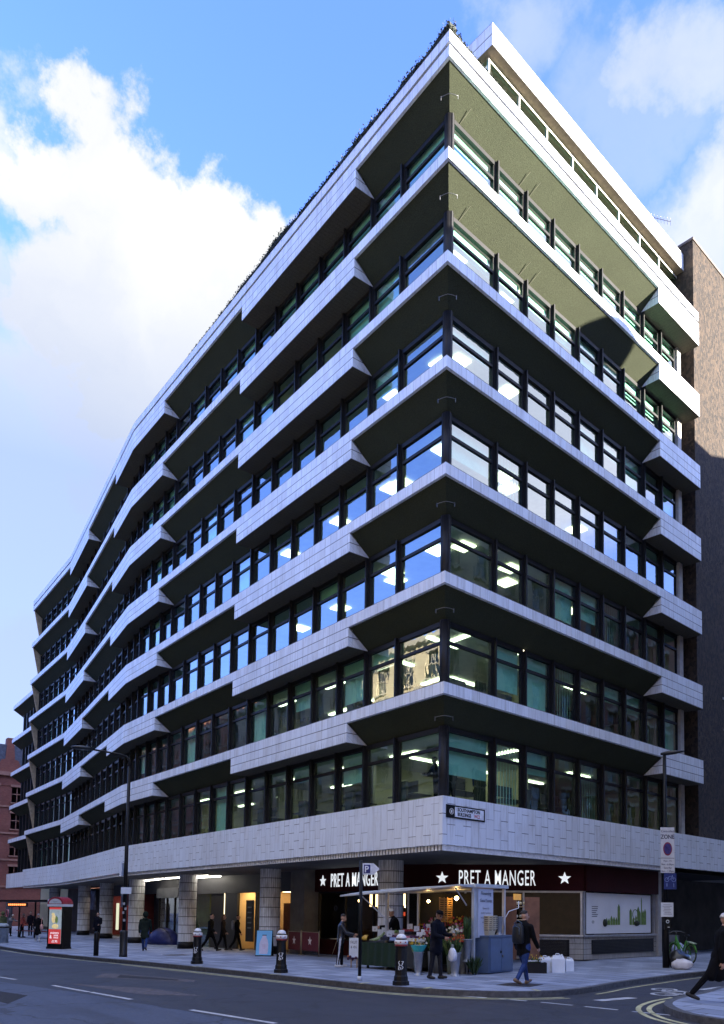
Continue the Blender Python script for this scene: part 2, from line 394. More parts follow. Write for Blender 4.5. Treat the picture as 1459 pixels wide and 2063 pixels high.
# ------------------------------------------------------------------ office floors behind the glass
for k in range(0,7):
    zf=(ztop(k) if k else ZB)-.06; zc=ztop(k+1)-TB+.02
    mb=MB(); strip(mb,SR,SE_,D+.06,zf,9.,zf,0); mb.build('office_floor',CARPET,bld)
    mb=MB(); strip(mb,SR,SE_,9.,zc,D+.03,zc,0); mb.build('office_ceiling',CEIL,bld)
    mb=MB(); strip(mb,SR,SE_,9.,zf,9.,zc,0)
    for s in (SR+.02,-8.5,8.,15.6,24.,34.,44.,SE_-.02):
        a,b=(D+.3,9.) if s in (SR+.02,SE_-.02) else (3.4,9.)
        i=segi(s); n=sdir(i); t=Vector((n.x,n.y,0))*.08
        lo_=[P(s,a,zf)-t,P(s,b,zf)-t,P(s,b,zf)+t,P(s,a,zf)+t]; mb.hexa(lo_,[p+Vector((0,0,zc-zf)) for p in lo_],0)
    mb.build('inner_wall',WALLIN,bld)
    # light fittings in the ceiling
    if k<6:
        for s in ([-10.4,-6.,-2.6,2.2,5.9,9.4,12.9] if k else [-11.,-7.6,-4.4,2.4,5.5,9.2,12.8,18,22]):
            for o in ((2.3,4.9) if k%2 else (2.7,5.2)):
                i=segi(s); d=sdir(i); d=Vector((d.x,d.y,0)); n=inw(i); n=Vector((n.x,n.y,0))
                mb=MB(); lx,ly=((.32,.32) if k>=2 else (.75,.09)); 
                mb.obox(P(s+rnd.uniform(-.3,.3),o,zc-.05),d*lx,n*ly,(0,0,.02))
                mb.build('ceiling_light',LITP if k>=2 else LITS,bld)
    if k in (0,1,2):   # desks and screens by the glass
        mb=MB()
        for s in (-9,-6,-3.4,4.4,7.6,11.,14.5):
            i=segi(s); d=sdir(i); d=Vector((d.x,d.y,0)); n=inw(i); n=Vector((n.x,n.y,0))
            mb.obox(P(s,2.3,zf+.72),d*.75,n*.4,(0,0,.02)); 
            mb.obox(P(s,2.45,zf+1.08),d*.3,n*.02,(0,0,.2)); mb.obox(P(s+.6,2.45,zf+1.08),d*.28,n*.02,(0,0,.2))
            mb.obox(P(s-.3,1.75,zf+.75),d*.24,n*.06,(0,0,.4))
        mb.build('office_desk',mat('desk_grey',(.06,.06,.065),.6),bld)
# ------------------------------------------------------------------ windows
def win_mesh(wd,h,name='window'):
    mb=MB(); x0,x1=-wd/2+.08,wd/2-.08
    mb.box((-wd/2+.08,-.07,h-.15),(wd/2-.08,.07,h))            # head
    mb.box((x0,-.07,.0),(x1,.07,.07))                          # sill
    zt=h-.62
    mb.box((x0+.045,-.05,zt-.10),(x1-.045,.05,zt))               # transom
    for a,b in ((x0,x0+.045),(x1-.045,x1)): mb.box((a,-.05,.07),(b,.05,h-.15))
    mb.box((wd/2-.08,-.1,0),(wd/2+.08,.08,h))                  # post
    mb.box((wd/2-.03,.08,0),(wd/2+.03,.19,h))                # fin
    pn=MB()
    pn.face([(x1-.04,0,.06),(x0+.04,0,.06),(x0+.04,0,zt-.09),(x1-.04,0,zt-.09)])
    pn.face([(x1-.04,0,zt-.01),(x0+.04,0,zt-.01),(x0+.04,0,h-.14),(x1-.04,0,h-.14)])
    return mb,pn,(x0,x1,zt)
EDL=[.95,3.30,5.066]+[5.066+1.747*j for j in range(1,10)]; EDL=[.95,3.30]+[5.066+1.7468*j for j in range(0,6)]+[13.80+1.7376*j for j in range(1,6)]
EDL+= [22.488+1.4833*j for j in range(1,4)]+[SK+1.4973*j for j in range(1,4)]+[31.43+1.7408*j for j in range(1,6)]+[40.134+1.4996*j for j in range(1,6)]+[47.632+1.667*j for j in range(1,8)]
EDR=[-.95,-3.3]+[-3.3-1.65*j for j in range(1,7)]+[-13.2-1.52*j for j in range(1,3)]
SPANS=[(a,b) for a,b in zip(EDL,EDL[1:])]+[(b,a) for a,b in zip(EDR,EDR[1:])]
allw=[]
for k in range(0,7):
    z0=ztop(k)+.02 if k else ZB+.02; h=ztop(k+1)-TB-z0
    for a,b in SPANS:
        m=(a+b)/2; c=P(m,D,z0+h/2); i=segi(m); nn=inw(i); v=CAM-c
        sa=(b-a)*h*abs(v.normalized().dot(Vector((nn.x,nn.y,0))))/v.length_squared
        allw.append((-sa,k,a,b,z0,h))
allw.sort()
cache={}
restf=MB(); restp=MB()
for n,(sa,k,a,b,z0,h) in enumerate(allw):
    m=(a+b)/2; i=segi(m); d=sdir(i); X=Vector((d.x,d.y,0)); ninw=inw(i); Y=-Vector((ninw.x,ninw.y,0))
    c=P(m,D,z0,i); M4=Matrix(((X.x,Y.x,0,c.x),(X.y,Y.y,0,c.y),(0,0,1,c.z),(0,0,0,1)))
    wd=round(b-a,3); key=(wd,round(h,3))
    if key not in cache:
        f,p,q=win_mesh(wd,h); cache[key]=[f,p,q,f.mesh('window',[FRAME]),p.mesh('pane',[GLASS])]
    f,p,q,fm,pm=cache[key]
    bl=rnd.random(); top_right=(b<=0 and k>=5)
    drop=0
    if top_right and a<-.1: drop=2.2 if k==6 else (.72 if rnd.random()<.7 else 1.0)
    if k==6 and b>0 and rnd.random()<.5: drop=.8
    elif k==0 and a==-3.3: drop=1.35
    elif bl<.30: drop=rnd.choice([.62,.62,.8,1.1,1.5,2.2])
    elif bl<.42: drop=2.2
    if n<100:
        o=link('window',fm,bld); o.matrix_local=M4
        link('pane',pm,o)
        if drop:
            mb=MB(); x0,x1,zt=q; zb_=max(.1,h-.1-drop)
            if bl<.36 or drop<2 or top_right: mb.face([(x1-.03,-.14,zb_),(x0+.03,-.14,zb_),(x0+.03,-.14,h-.02),(x1-.03,-.14,h-.02)]); mb.bar((x0+.04,-.14,zb_),(x1-.04,-.14,zb_),.025)
            else:
                for j in range(9):   # vertical louvre blind
                    xx=x0+.1+j*(x1-x0-.2)/8; mb.obox((xx,-.16,h/2),(.055,.03,0),(-.002,.003,0),(0,0,h/2-.08))
            mb.build('blind',BLIND,o)
    else:
        for src,dst in ((f,restf),(p,restp)):
            o_=len(dst.v); dst.v+=[tuple(M4@Vector(v)) for v in src.v]; dst.f+=[tuple(o_+j for j in fc) for fc in src.f]; dst.m+=src.m; dst.sm+=src.sm; dst.uv+=src.uv
        if drop:
            x0,x1,zt=q; zb_=max(.1,h-.1-drop)
            dst=restp; dst.face([M4@Vector(v) for v in ((x1-.03,-.14,zb_),(x0+.03,-.14,zb_),(x0+.03,-.14,h-.02),(x1-.03,-.14,h-.02))],1)
tag(restf.build('window_frame',FRAME,bld),kind='stuff'); tag(restp.build('window_pane',[GLASS,BLIND],bld),kind='stuff')
for k in range(0,7):
    z0=ztop(k) if k else ZB; z1=ztop(k+1)-TB
    c=P(0,D,0); mb=MB(); mb.lathe([(.17,z0),(.17,z1)],(c.x,c.y,0),12)
    for s in (.98,-.98):
        q=P(s,D+.02,0); i=segi(s); d=sdir(i); n=inw(i)
        mb.obox((q.x,q.y,(z0+z1)/2),Vector((d.x,d.y,0))*.13,Vector((n.x,n.y,0))*.06,(0,0,(z1-z0)/2))
    mb.build('corner_post',FRAME,bld)
    # wire bird bracket at the corner
    c=P(0,D-.40,z1+.10); n=Vector((.7,-.7,0)); e=Vector((.7,.7,0)); mb=MB()
    mb.tube([c+e*x+Vector((0,0,.10-.5*x*x)) +n*(-.25*abs(x)) for x in [-.28,-.19,-.09,0,.09,.19,.28]],.009,6)
    for x in (-.28,.28): mb.bar(c+e*x-n*.07+Vector((0,0,-.05)),c+e*x-n*.07+Vector((0,0,.09)),.014)
    mb.build('corner_bracket',mat('galvanised',(.16,.16,.16),.4,.2,metal=.6),bld)
    # end column on the side street
    q=P(-16.42,D-.02,0); d=sdir(0); n=inw(0); mb=MB(); mb.obox((q.x,q.y,(z0+z1)/2),Vector((d.x,d.y,0))*.16,Vector((n.x,n.y,0))*.12,(0,0,(z1-z0)/2)); mb.build('end_column',CONC,bld)
    # slanted end wall of the main street front
    mb=MB(); a=[P(SE_-.02,.1,z1+TB-T),P(SE_-.02,D+.3,z1+TB-T),P(SE_-.02,D+.3,z0),P(SE_-.02,.72,z0)]
    t=Vector((sdir(3).x,sdir(3).y,0))*-.12; mb.hexa(a,[p+t for p in a]); mb.build('end_fin',mat('bounce_tan',(.38,.28,.17),.9,.3,5.),bld)  # warm bounced light is painted into the fin's tan colour
# cable conduits and stains of the side soffits
for k in (6,7):
    zt=ztop(k)
    for s in (-1.4,-4.6,-5.2):
        mb=MB(); mb.bar(P(s,D*.97,zt-TB+.02),P(s-.1,D*.45,zt-TB+.34),.022,.01); mb.build('conduit',mat('conduit',(.075,.078,.05),.8),bld)
# set-back penthouse
PH=MB(); 
def pquad(mb,a,b,o0,z0,o1,z1,m=0): strip(mb,a,b,o0,z0,o1,z1,m,0,1)
pa,pb=-17.3,-3.15
pent=MB()
pquad(pent,pa,pb,.9,32.32,.9,33.18); pquad(pent,pa,pb,.9,33.18,7.,33.18)
q=[P(pb,.9,32.32),P(pb,7,32.32),P(pb,7,33.18),P(pb,.9,33.18)]; pent.face(q,0,[(0,0),(6,0),(6,2),(0,2)])
pent.build('penthouse_fascia',TILE,bld)
mb=MB(); pquad(mb,pa,pb,7.,32.32,.9,32.32); mb.build('penthouse_soffit',mat('brown_soffit',(.22,.17,.12),.8,.2),bld)
mb=MB(); pquad(mb,pa,pb-1.,6.,29.05,6.,32.3); mb.build('penthouse_wall',WALLIN,bld)
mb=MB()
for j in range(9):
    s=pb-.25-j*1.74; q=P(s,1.3,0); d=sdir(0); n=inw(0); mb.obox((q.x,q.y,30.9),Vector((d.x,d.y,0))*.03,Vector((n.x,n.y,0))*.05,(0,0,1.42))
for z in (29.3,32.2): strip(mb,pa,pb-.2,1.24,z-.04,1.24,z+.04)
mb.build('penthouse_frame',mat('pale_frame',(.5,.5,.46),.5),bld)
mb=MB(); strip(mb,pa,pb-.2,1.3,29.2,1.3,32.25); q=[P(pb-.2,1.3,29.2),P(pb-.2,6,29.2),P(pb-.2,6,32.25),P(pb-.2,1.3,32.25)]; mb.face(q); mb.build('penthouse_glass',GLASS,bld)
# recessed wing at the far end of the street
W0=SE_; W1=70.8; WO=.9
wing=MB(); wsoff=MB(); wgl=MB(); wfr=MB()
for k in range(1,6):
    zt=ztop(k); zb=zt-T; zx=zt-TB
    strip(wing,W0,W1,WO,zb,WO,zt,0,0,1); strip(wing,W0,W1,WO,zt,WO+1,zt,0,.1,.9)
    q=[P(W1,WO,zb),P(W1,WO,zt),P(W1,WO+1,zt),P(W1,WO+1,zb)]; wing.face(q)
    strip(wsoff,W0,W1-.02,WO+1.1,zx,WO+.05,zb)
    z0=ztop(k-1) if k>1 else ZB
    strip(wgl,W0,W1-1.,WO+1,z0,WO+1,zx)
    for j in range(8):
        s=W0+.4+j*1.33; i=3; q=P(s,WO+.9,0,3); mb=wfr; d=sdir(3); n=inw(3); mb.obox((q.x,q.y,(z0+zx)/2),Vector((d.x,d.y,0))*.1,Vector((n.x,n.y,0))*.2,(0,0,(zx-z0)/2))
strip(wing,W0,W1,WO,3.714,WO,ZB,0,0,.98)
wing.build('wing_band',TILE,bld); wsoff.build('wing_soffit',SOFF,bld); wgl.build('wing_glass',GLASS,bld); wfr.build('wing_mullion',FRAME,bld)
mb=MB(); strip(mb,W0,W1-1.2,WO+3,0,WO+3,22.); mb.build('wing_core',WALLIN,bld)
# ------------------------------------------------------------------ ground
def asphalt():
    t=NT('asphalt'); o=t.coord(); x,y,z=t.sep(o)
    g0=t.noise(o,95.,3,.75); g1=t.noise(o,21.,3,.8); g=t.math('ADD',t.math('MULTIPLY',g0,.4),t.math('MULTIPLY',g1,.6)); p=t.noise(o,.45,5); q=t.noise(t.mapv(o,(.35,2.,1)),1.,4)
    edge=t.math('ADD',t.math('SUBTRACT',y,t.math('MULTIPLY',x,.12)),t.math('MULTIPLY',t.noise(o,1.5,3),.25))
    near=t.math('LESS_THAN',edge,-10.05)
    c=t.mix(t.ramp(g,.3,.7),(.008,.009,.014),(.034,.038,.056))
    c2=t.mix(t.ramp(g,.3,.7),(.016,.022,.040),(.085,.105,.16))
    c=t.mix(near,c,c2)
    c=t.mix(t.math('MULTIPLY',t.ramp(p,.45,.7),.45),c,(.014,.015,.019))
    c=t.mix(t.math('MULTIPLY',t.ramp(q,.55,.75),.30),c,(.06,.06,.07))
    crv=t.new('ShaderNodeTexVoronoi'); crv.feature='DISTANCE_TO_EDGE'; crv.inputs['Scale'].default_value=.33; wv_=t.new('ShaderNodeVectorMath',operation='ADD'); t.link(o,wv_.inputs[0]); nz_=t.new('ShaderNodeTexNoise'); nz_.inputs['Scale'].default_value=1.6; nz_.inputs['Detail'].default_value=5; t.link(o,nz_.inputs['Vector']); t.link(nz_.outputs['Color'],wv_.inputs[1]); t.link(wv_.outputs[0],crv.inputs['Vector'])
    c=t.mix(t.math('MULTIPLY',t.math('LESS_THAN',crv.outputs['Distance'],.012),.7),c,(.006,.006,.008))
    trk=t.noise(t.mapv(o,(.12,1.3,1.),(0,0,0),(0,0,R(-6))),1.,3)
    c=t.mix(t.math('MULTIPLY',t.ramp(trk,.5,.68),.45),c,(.012,.013,.018))
    oil=t.ramp(t.noise(o,1.3,4,.6),.66,.74); c=t.mix(t.math('MULTIPLY',oil,.6),c,(.010,.010,.013))
    sp=t.ramp(t.noise(o,55.,2,.5),.66,.74); c=t.mix(t.math('MULTIPLY',sp,.55),c,(.20,.20,.23))
    t.base(c); t.set(Roughness=t.math('SUBTRACT',.85,t.math('MULTIPLY',p,.35))); t.bump(g,.5,.012); return t.m
def paving():
    t=NT('paving'); o=t.coord()
    b=t.new('ShaderNodeTexBrick'); t.link(t.mapv(o,(1,1,1),(0,0,0),(0,0,R(3))),b.inputs['Vector'])
    b.inputs['Scale'].default_value=1.; b.inputs['Brick Width'].default_value=.95; b.inputs['Row Height'].default_value=.62; b.inputs['Mortar Size'].default_value=.02; b.inputs['Bias'].default_value=.0
    b.inputs['Color1'].default_value=(.15,.178,.245,1); b.inputs['Color2'].default_value=(.32,.365,.47,1); b.inputs['Mortar'].default_value=(.03,.031,.036,1)
    p=t.noise(o,.5,6,.65); g=t.noise(o,70.,3)
    c=t.mix(t.math('MULTIPLY',t.ramp(p,.42,.68),.55),b.outputs[0],(.11,.13,.18))
    c=t.mix(t.math('MULTIPLY',t.ramp(g,.4,.7),.22),c,(.22,.23,.26))
    gum=t.ramp(t.noise(o,7.,2,.3),.73,.76); c=t.mix(t.math('MULTIPLY',gum,.5),c,(.08,.08,.085))
    t.base(c); t.set(Roughness=t.math('ADD',.55,t.math('MULTIPLY',p,.4))); t.bump(t.math('ADD',t.math('MULTIPLY',b.outputs['Fac'],-1.),t.math('MULTIPLY',g,.15)),.5,.01); return t.m
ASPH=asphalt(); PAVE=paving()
KERB=mat('granite_kerb',(.07,.072,.08),.7,.4,9.,bump=.3,bscale=90)
LINEW=mat('road_white',(.42,.43,.45),.7,.25,5.,dirt=.55)
LINEY=mat('road_yellow',(.42,.40,.22),.7,.25,5.,dirt=.5)
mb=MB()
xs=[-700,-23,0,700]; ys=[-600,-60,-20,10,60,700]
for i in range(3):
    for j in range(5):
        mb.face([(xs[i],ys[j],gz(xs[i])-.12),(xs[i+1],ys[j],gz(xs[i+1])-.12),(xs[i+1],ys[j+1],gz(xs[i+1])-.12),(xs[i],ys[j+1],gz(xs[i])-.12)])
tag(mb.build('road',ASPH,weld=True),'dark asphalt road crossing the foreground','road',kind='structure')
def catmull(pts,n=8,closed=False):
    out=[]; P_=[Vector((*p,0)) for p in pts]; k=len(P_)
    for i in range(k-1):
        a=P_[max(i-1,0)]; b=P_[i]; c=P_[i+1]; d=P_[min(i+2,k-1)]
        for j in range(n):
            t=j/n; out.append(.5*((2*b)+(c-a)*t+(2*a-5*b+4*c-d)*t*t+(3*b-a-3*c+d)*t**3))
    out.append(P_[-1]); return out
def offs(pts,d):
    out=[]; k=len(pts)
    for i,p in enumerate(pts):
        t=(pts[min(i+1,k-1)]-pts[max(i-1,0)]).normalized(); out.append(p+Vector((-t.y,t.x,0))*d)
    return out
def ribbon(mb,pts,d0,d1,dz,m=0,a=0,b=None):
    A=offs(pts,d0); B=offs(pts,d1); b=len(pts) if b is None else b
    for i in range(a,b-1):
        q=[A[i],A[i+1],B[i+1],B[i]]; mb.face([(p.x,p.y,gz(p.x)+dz) for p in q],m)
def sheet(name,poly,dz,m,label,kind='structure'):
    bm=bmesh.new(); vs=[bm.verts.new((p[0],p[1],0)) for p in poly]; f=bm.faces.new(vs)
    if f.normal.z<0: f.normal_flip()
    f.normal_update()
    if f.calc_center_median() and f.normal.z<0: bmesh.ops.reverse_faces(bm,faces=[f])
    bmesh.ops.triangulate(bm,faces=bm.faces[:])
    for xx in (-23.,0.): bmesh.ops.bisect_plane(bm,geom=bm.verts[:]+bm.edges[:]+bm.faces[:],plane_co=(xx,0,0),plane_no=(1,0,0))
    for v in bm.verts: v.co.z=gz(v.co.x)+dz
    me=bpy.data.meshes.new(name); bm.to_mesh(me); bm.free(); me.materials.append(m)
    return tag(link(name,me),label,name.replace('_',' '),kind=kind)
K1=catmull([(-160,-6.6),(-60,-6.0),(-28.6,-5.55),(-19.5,-5.5),(-14.3,-5.35),(-10.1,-5.05),(-2.9,-4.85),(-.4,-4.85),(2.2,-4.65),(3.6,-4.35),(4.9,-3.75),(5.75,-2.9),(6.1,-1.9),(5.95,-.6),(5.5,1.0),(5.1,3.0),(4.55,6.5),(3.6,16),(2.3,30),(-2,80)],8)
K2=catmull([(3.9,80),(4.9,30),(6.2,16),(7.0,6.5),(7.5,2.6),(8.1,.4),(8.35,-.9),(8.75,-1.95),(9.3,-2.7),(10.05,-3.3),(11.0,-3.55),(14,-3.7),(30,-3.8),(160,-4.)],8)
for nm,K,inner,lb in (('pavement',K1,[(-70,80),(-160,80)],'grey slab pavement in front of the office block'),('pavement',K2,[(160,80)],'grey slab pavement at the opposite street corner')):
    ins=offs(K,.16)
    sheet(nm,[(p.x,p.y) for p in ins]+inner,0.,PAVE,lb)
    mb=MB(); ribbon(mb,K,0.,.16,.003); 
    A=K
    for i in range(len(A)-1):
        a,b=A[i],A[i+1]; mb.face([(a.x,a.y,gz(a.x)-.13),(b.x,b.y,gz(b.x)-.13),(b.x,b.y,gz(b.x)+.003),(a.x,a.y,gz(a.x)+.003)])
    tag(mb.build('kerb',KERB),'dark granite kerb edging the '+('main' if K is K1 else 'opposite')+' pavement','kerb',kind='structure')
K3=[Vector((-160,-16.2,0)),Vector((-23,-15.,0)),Vector((0,-14.6,0)),Vector((60,-14.,0)),Vector((160,-13.,0))]
sheet('pavement',[(p.x,p.y) for p in K3]+[(160,-60),(-160,-60)],0.,PAVE,'grey slab pavement on the near side behind the camera')
i0=[i for i,p in enumerate(K1) if p.x>-60][0]; i1=min(range(len(K1)),key=lambda i:(K1[i]-Vector((6.1,-1.9,0))).length); i2=min(range(len(K1)),key=lambda i:(K1[i]-Vector((4.55,6.5,0))).length)
mb=MB(); ribbon(mb,K1,-.22,-.32,-.116,0,i0,i1); ribbon(mb,K1,-.42,-.50,-.116,0,i0+30,i1); ribbon(mb,K1,-.25,-.33,-.116,0,i1+6,i2+8)
tag(mb.build('yellow_line',LINEY),'pale yellow no-parking line along the main kerb','road marking',kind='structure')
mb=MB(); j0=min(range(len(K2)),key=lambda i:(K2[i]-Vector((7.5,2.6,0))).length)
ribbon(mb,K2,-.22,-.32,-.116,0,j0,len(K2)-8); ribbon(mb,K2,-.42,-.52,-.116,0,j0+10,len(K2)-8)
tag(mb.build('yellow_line',LINEY),'double yellow line curving round the opposite corner','road marking',kind='structure')
def dash(p,q,w,m=LINEW,label='white painted dash on the road',dz=-.116):
    p=Vector((*p,0)); q=Vector((*q,0)); t=(q-p).normalized(); n=Vector((-t.y,t.x,0))*w/2
    mb=MB(); mb.face([(a.x,a.y,gz(a.x)+dz) for a in (p-n,q-n,q+n,p+n)]); return tag(mb.build('lane_dash',m),label,'road marking',kind='structure')
for p,q in (((-9.8,-10.6),(-5.2,-10.25)),((-2.61,-10.05),(-.3,-9.95)),((-.18,-9.94),(1.71,-9.76)),((3.97,-9.52),(6.4,-9.18)),((8.6,-8.9),(11,-8.6))): dash(p,q,.11)
for p,q in (((4.0,-4.0),(4.66,-3.83)),((4.86,-3.74),(5.47,-3.55)),((5.75,-3.45),(6.4,-3.30)),((6.72,-3.23),(7.45,-3.13)),((7.72,-3.10),(8.44,-3.02)),((8.75,-3.0),(9.5,-2.9))): dash(p,q,.09)
dash((7.18,-2.0),(7.25,-.85),.26)
dash((7.05,2.2),(6.9,3.6),.16)
# cycle symbol on the side street
mb=MB(); c0=Vector((6.85,.95,0)); ex=Vector((.55,-.83,0)); ey=Vector((.83,.55,0))
def rp(p): q=c0+ex*p[0]+ey*p[1]; return (q.x,q.y,-.115)
for cx_ in (-.62,.62):
    for j in range(16):
        a,b=2*pi*j/16,2*pi*(j+1)/16; mb.face([rp((cx_+.36*cos(a),.32*sin(a))),rp((cx_+.36*cos(b),.32*sin(b))),rp((cx_+.27*cos(b),.23*sin(b))),rp((cx_+.27*cos(a),.23*sin(a)))])
for a,b in (((-.62,0),(-.2,.5)),((-.2,.5),(.5,.45)),((-.05,-.02),(.5,.45)),((-.62,0),(-.05,-.02)),((-.2,.5),(-.05,-.02)),((.62,0),(.42,.75)),((.42,.75),(.2,.78)),((-.28,.62),(-.45,.62))):
    a=Vector((*a,0)); b=Vector((*b,0)); t=(b-a).normalized(); n=Vector((-t.y,t.x,0))*.05; mb.face([rp(a-n),rp(b-n),rp(b+n),rp(a+n)])
tag(mb.build('cycle_symbol',LINEW),'white painted bicycle symbol on the side street','road marking',kind='structure')
def patch(poly,m,label,nm='road_patch',dz=-.117):
    return sheet(nm,poly,dz,m,label)
PT1=mat('worn_asphalt',(.075,.066,.072),.8,.45,7.,bump=.4); PT2=mat('new_asphalt',(.016,.016,.02),.9,.4,30.,bump=.5)
patch([(-6.6,-7.5),(-2.2,-6.6),(-1.5,-7.0),(-4.8,-8.4)],PT1,'pale worn rectangle of asphalt near the kerb')
patch([(-5.4,-7.45),(-2.6,-6.9),(-2.3,-7.1),(-4.4,-7.9)],PT2,'dark trench patch inside the pale asphalt',dz=-.113)
patch([(-2.9,-9.6),(.8,-9.3),(1.9,-8.3),(-.6,-8.6)],PT1,'brownish worn patch beside the centre line')
patch([(-2.2,-12.2),(1.2,-11.9),(-.2,-11.2),(-3,-11.6)],PT2,'dark rough patch on the near lane')
# manhole covers in the pavement
MH=mat('cast_iron',(.045,.042,.045),.55,.4,12.,metal=.4,bump=.5,bscale=70)
for c,a,wd,l in (((4.62,-1.6),.35,.42,'rusty square manhole cover under the man with the backpack'),((-14.6,-1.8),.1,.45,'dark manhole cover in front of the blue tent')):
    mb=MB(); ex=Vector((cos(a),sin(a),0))*wd; ey=Vector((-sin(a),cos(a),0))*wd; cc=Vector((c[0],c[1],gz(c[0])+.004)); mb.obox(cc,ex,ey,(0,0,.003)); tag(mb.build('manhole_cover',MH),l,'manhole cover')
# yellow kerb ticks
for x,y,a in ((-10.3,-4.86,0),(-6.2,-4.76,0),(-1.4,-4.72,0),(2.3,-4.45,.15),(4.05,-3.98,.4),(5.75,-2.3,1.2)):
    mb=MB(); e=Vector((cos(a),sin(a),0))*.05; n=Vector((-sin(a),cos(a),0))*.16; mb.obox(Vector((x,y,gz(x)+.006)),e,n,(0,0,.002)); tag(mb.build('kerb_tick',LINEY),'short yellow loading mark on the kerb','road marking',kind='structure')

# ------------------------------------------------------------------ tower of rough brown concrete on the right
def agg():
    t=NT('aggregate_concrete'); o=t.coord()
    v=t.new('ShaderNodeTexVoronoi'); v.inputs['Scale'].default_value=9.; t.link(t.mapv(o,(1,1,.7)),v.inputs['Vector'])
    x,y,z=t.sep(v.outputs['Color'])
    n=t.noise(t.mapv(o,(2.2,2.2,.25)),1.2,5); g=t.noise(o,16.,4,.7)
    c=t.mix(t.ramp(t.math('ADD',t.math('MULTIPLY',x,.6),t.math('MULTIPLY',g,.4)),.25,.8),(.008,.0052,.0035),(.048,.031,.019))
    c=t.mix(t.math('MULTIPLY',t.ramp(n,.45,.7),.4),c,(.016,.011,.008))
    t.base(c); t.set(Roughness=.95); t.bump(t.math('ADD',x,g),.9,.05); return t.m
AGG=agg()
tower=thing('concrete_tower','tall rough brown concrete stair tower at the right edge','building')
mb=MB(); lo_=[P(-17.25,.42),P(-17.25,8.),P(-45,8.),P(-45,.42)]; mb.hexa(lo_,[p+Vector((0,0,33.6)) for p in lo_][:]); 
for v in range(len(mb.v)):
    if mb.v[v][2]==0: mb.v[v]=(mb.v[v][0],mb.v[v][1],5.2)
mb.build('tower_wall',AGG,tower)
mb=MB(); lo_=[P(-17.2,.38,33.6),P(-17.2,8.05,33.6),P(-45,8.05,33.6),P(-45,.38,33.6)]; mb.hexa(lo_,[p+Vector((0,0,.12)) for p in lo_]); mb.build('tower_coping',mat('coping_dark',(.09,.07,.06),.8),tower)
for s,z in ((-20.0,12.1),(-20.1,10.6)):
    mb=MB(); q=P(s,.39,z); d=sdir(0); mb.obox(q,Vector((d.x,d.y,0))*.2,(.02,0,0),(0,0,.05)); mb.build('vent_slot',mat('vent_grey',(.3,.3,.3),.6),tower)
# TV aerial on the tower roof
ae=thing('television_aerial','thin metal television aerial on the roof behind the tower','aerial',P(-16.3,2.2,33.2))
mb=MB(); mb.tube([(0,0,-.3),(0,0,2.2)],.025,6); mb.tube([(0,0,2.1),(.9,.5,1.5)],.015,5)
mb.build('mast',mat('aerial_metal',(.12,.12,.12),.4,.2,metal=.5),ae)
mb=MB()
for j in range(8):
    p=Vector((0,0,2.1)).lerp(Vector((.9,.5,1.5)),j/7); mb.tube([p+Vector((-.15,.25,.06)),p+Vector((.15,-.25,-.06))],.009,4)
mb.build('rod',MC['aerial_metal'],ae)

# ------------------------------------------------------------------ neighbouring buildings
def brick(name,c1,c2,mortar,scale=1.):
    t=NT(name); o=t.coord(); x,y,z=t.sep(o)
    b=t.new('ShaderNodeTexBrick'); t.link(t.comb(t.math('ADD',x,y),z,0.),b.inputs['Vector']); b.inputs['Scale'].default_value=scale
    b.inputs['Brick Width'].default_value=.23; b.inputs['Row Height'].default_value=.075; b.inputs['Mortar Size'].default_value=.008
    b.inputs['Color1'].default_value=c4(c1); b.inputs['Color2'].default_value=c4(c2); b.inputs['Mortar'].default_value=c4(mortar)
    n=t.noise(o,.5,5); t.base(t.mix(t.math('MULTIPLY',t.ramp(n,.4,.7),.4),b.outputs[0],[q*.5 for q in c1])); t.set(Roughness=.9); t.bump(b.outputs['Fac'],-.4,.01); MC[name]=t.m; return t.m
RED=brick('red_brick',(.17,.042,.026),(.24,.07,.042),(.13,.085,.07)); STONE=mat('portland_stone',(.30,.27,.21),.85,.2,.8,bump=.2,dirt=.25); SLATE=mat('slate',(.06,.065,.085),.7,.35,3.)
OPG=glass_mat('old_window_glass',(.25,.3,.3),1.6,.004)
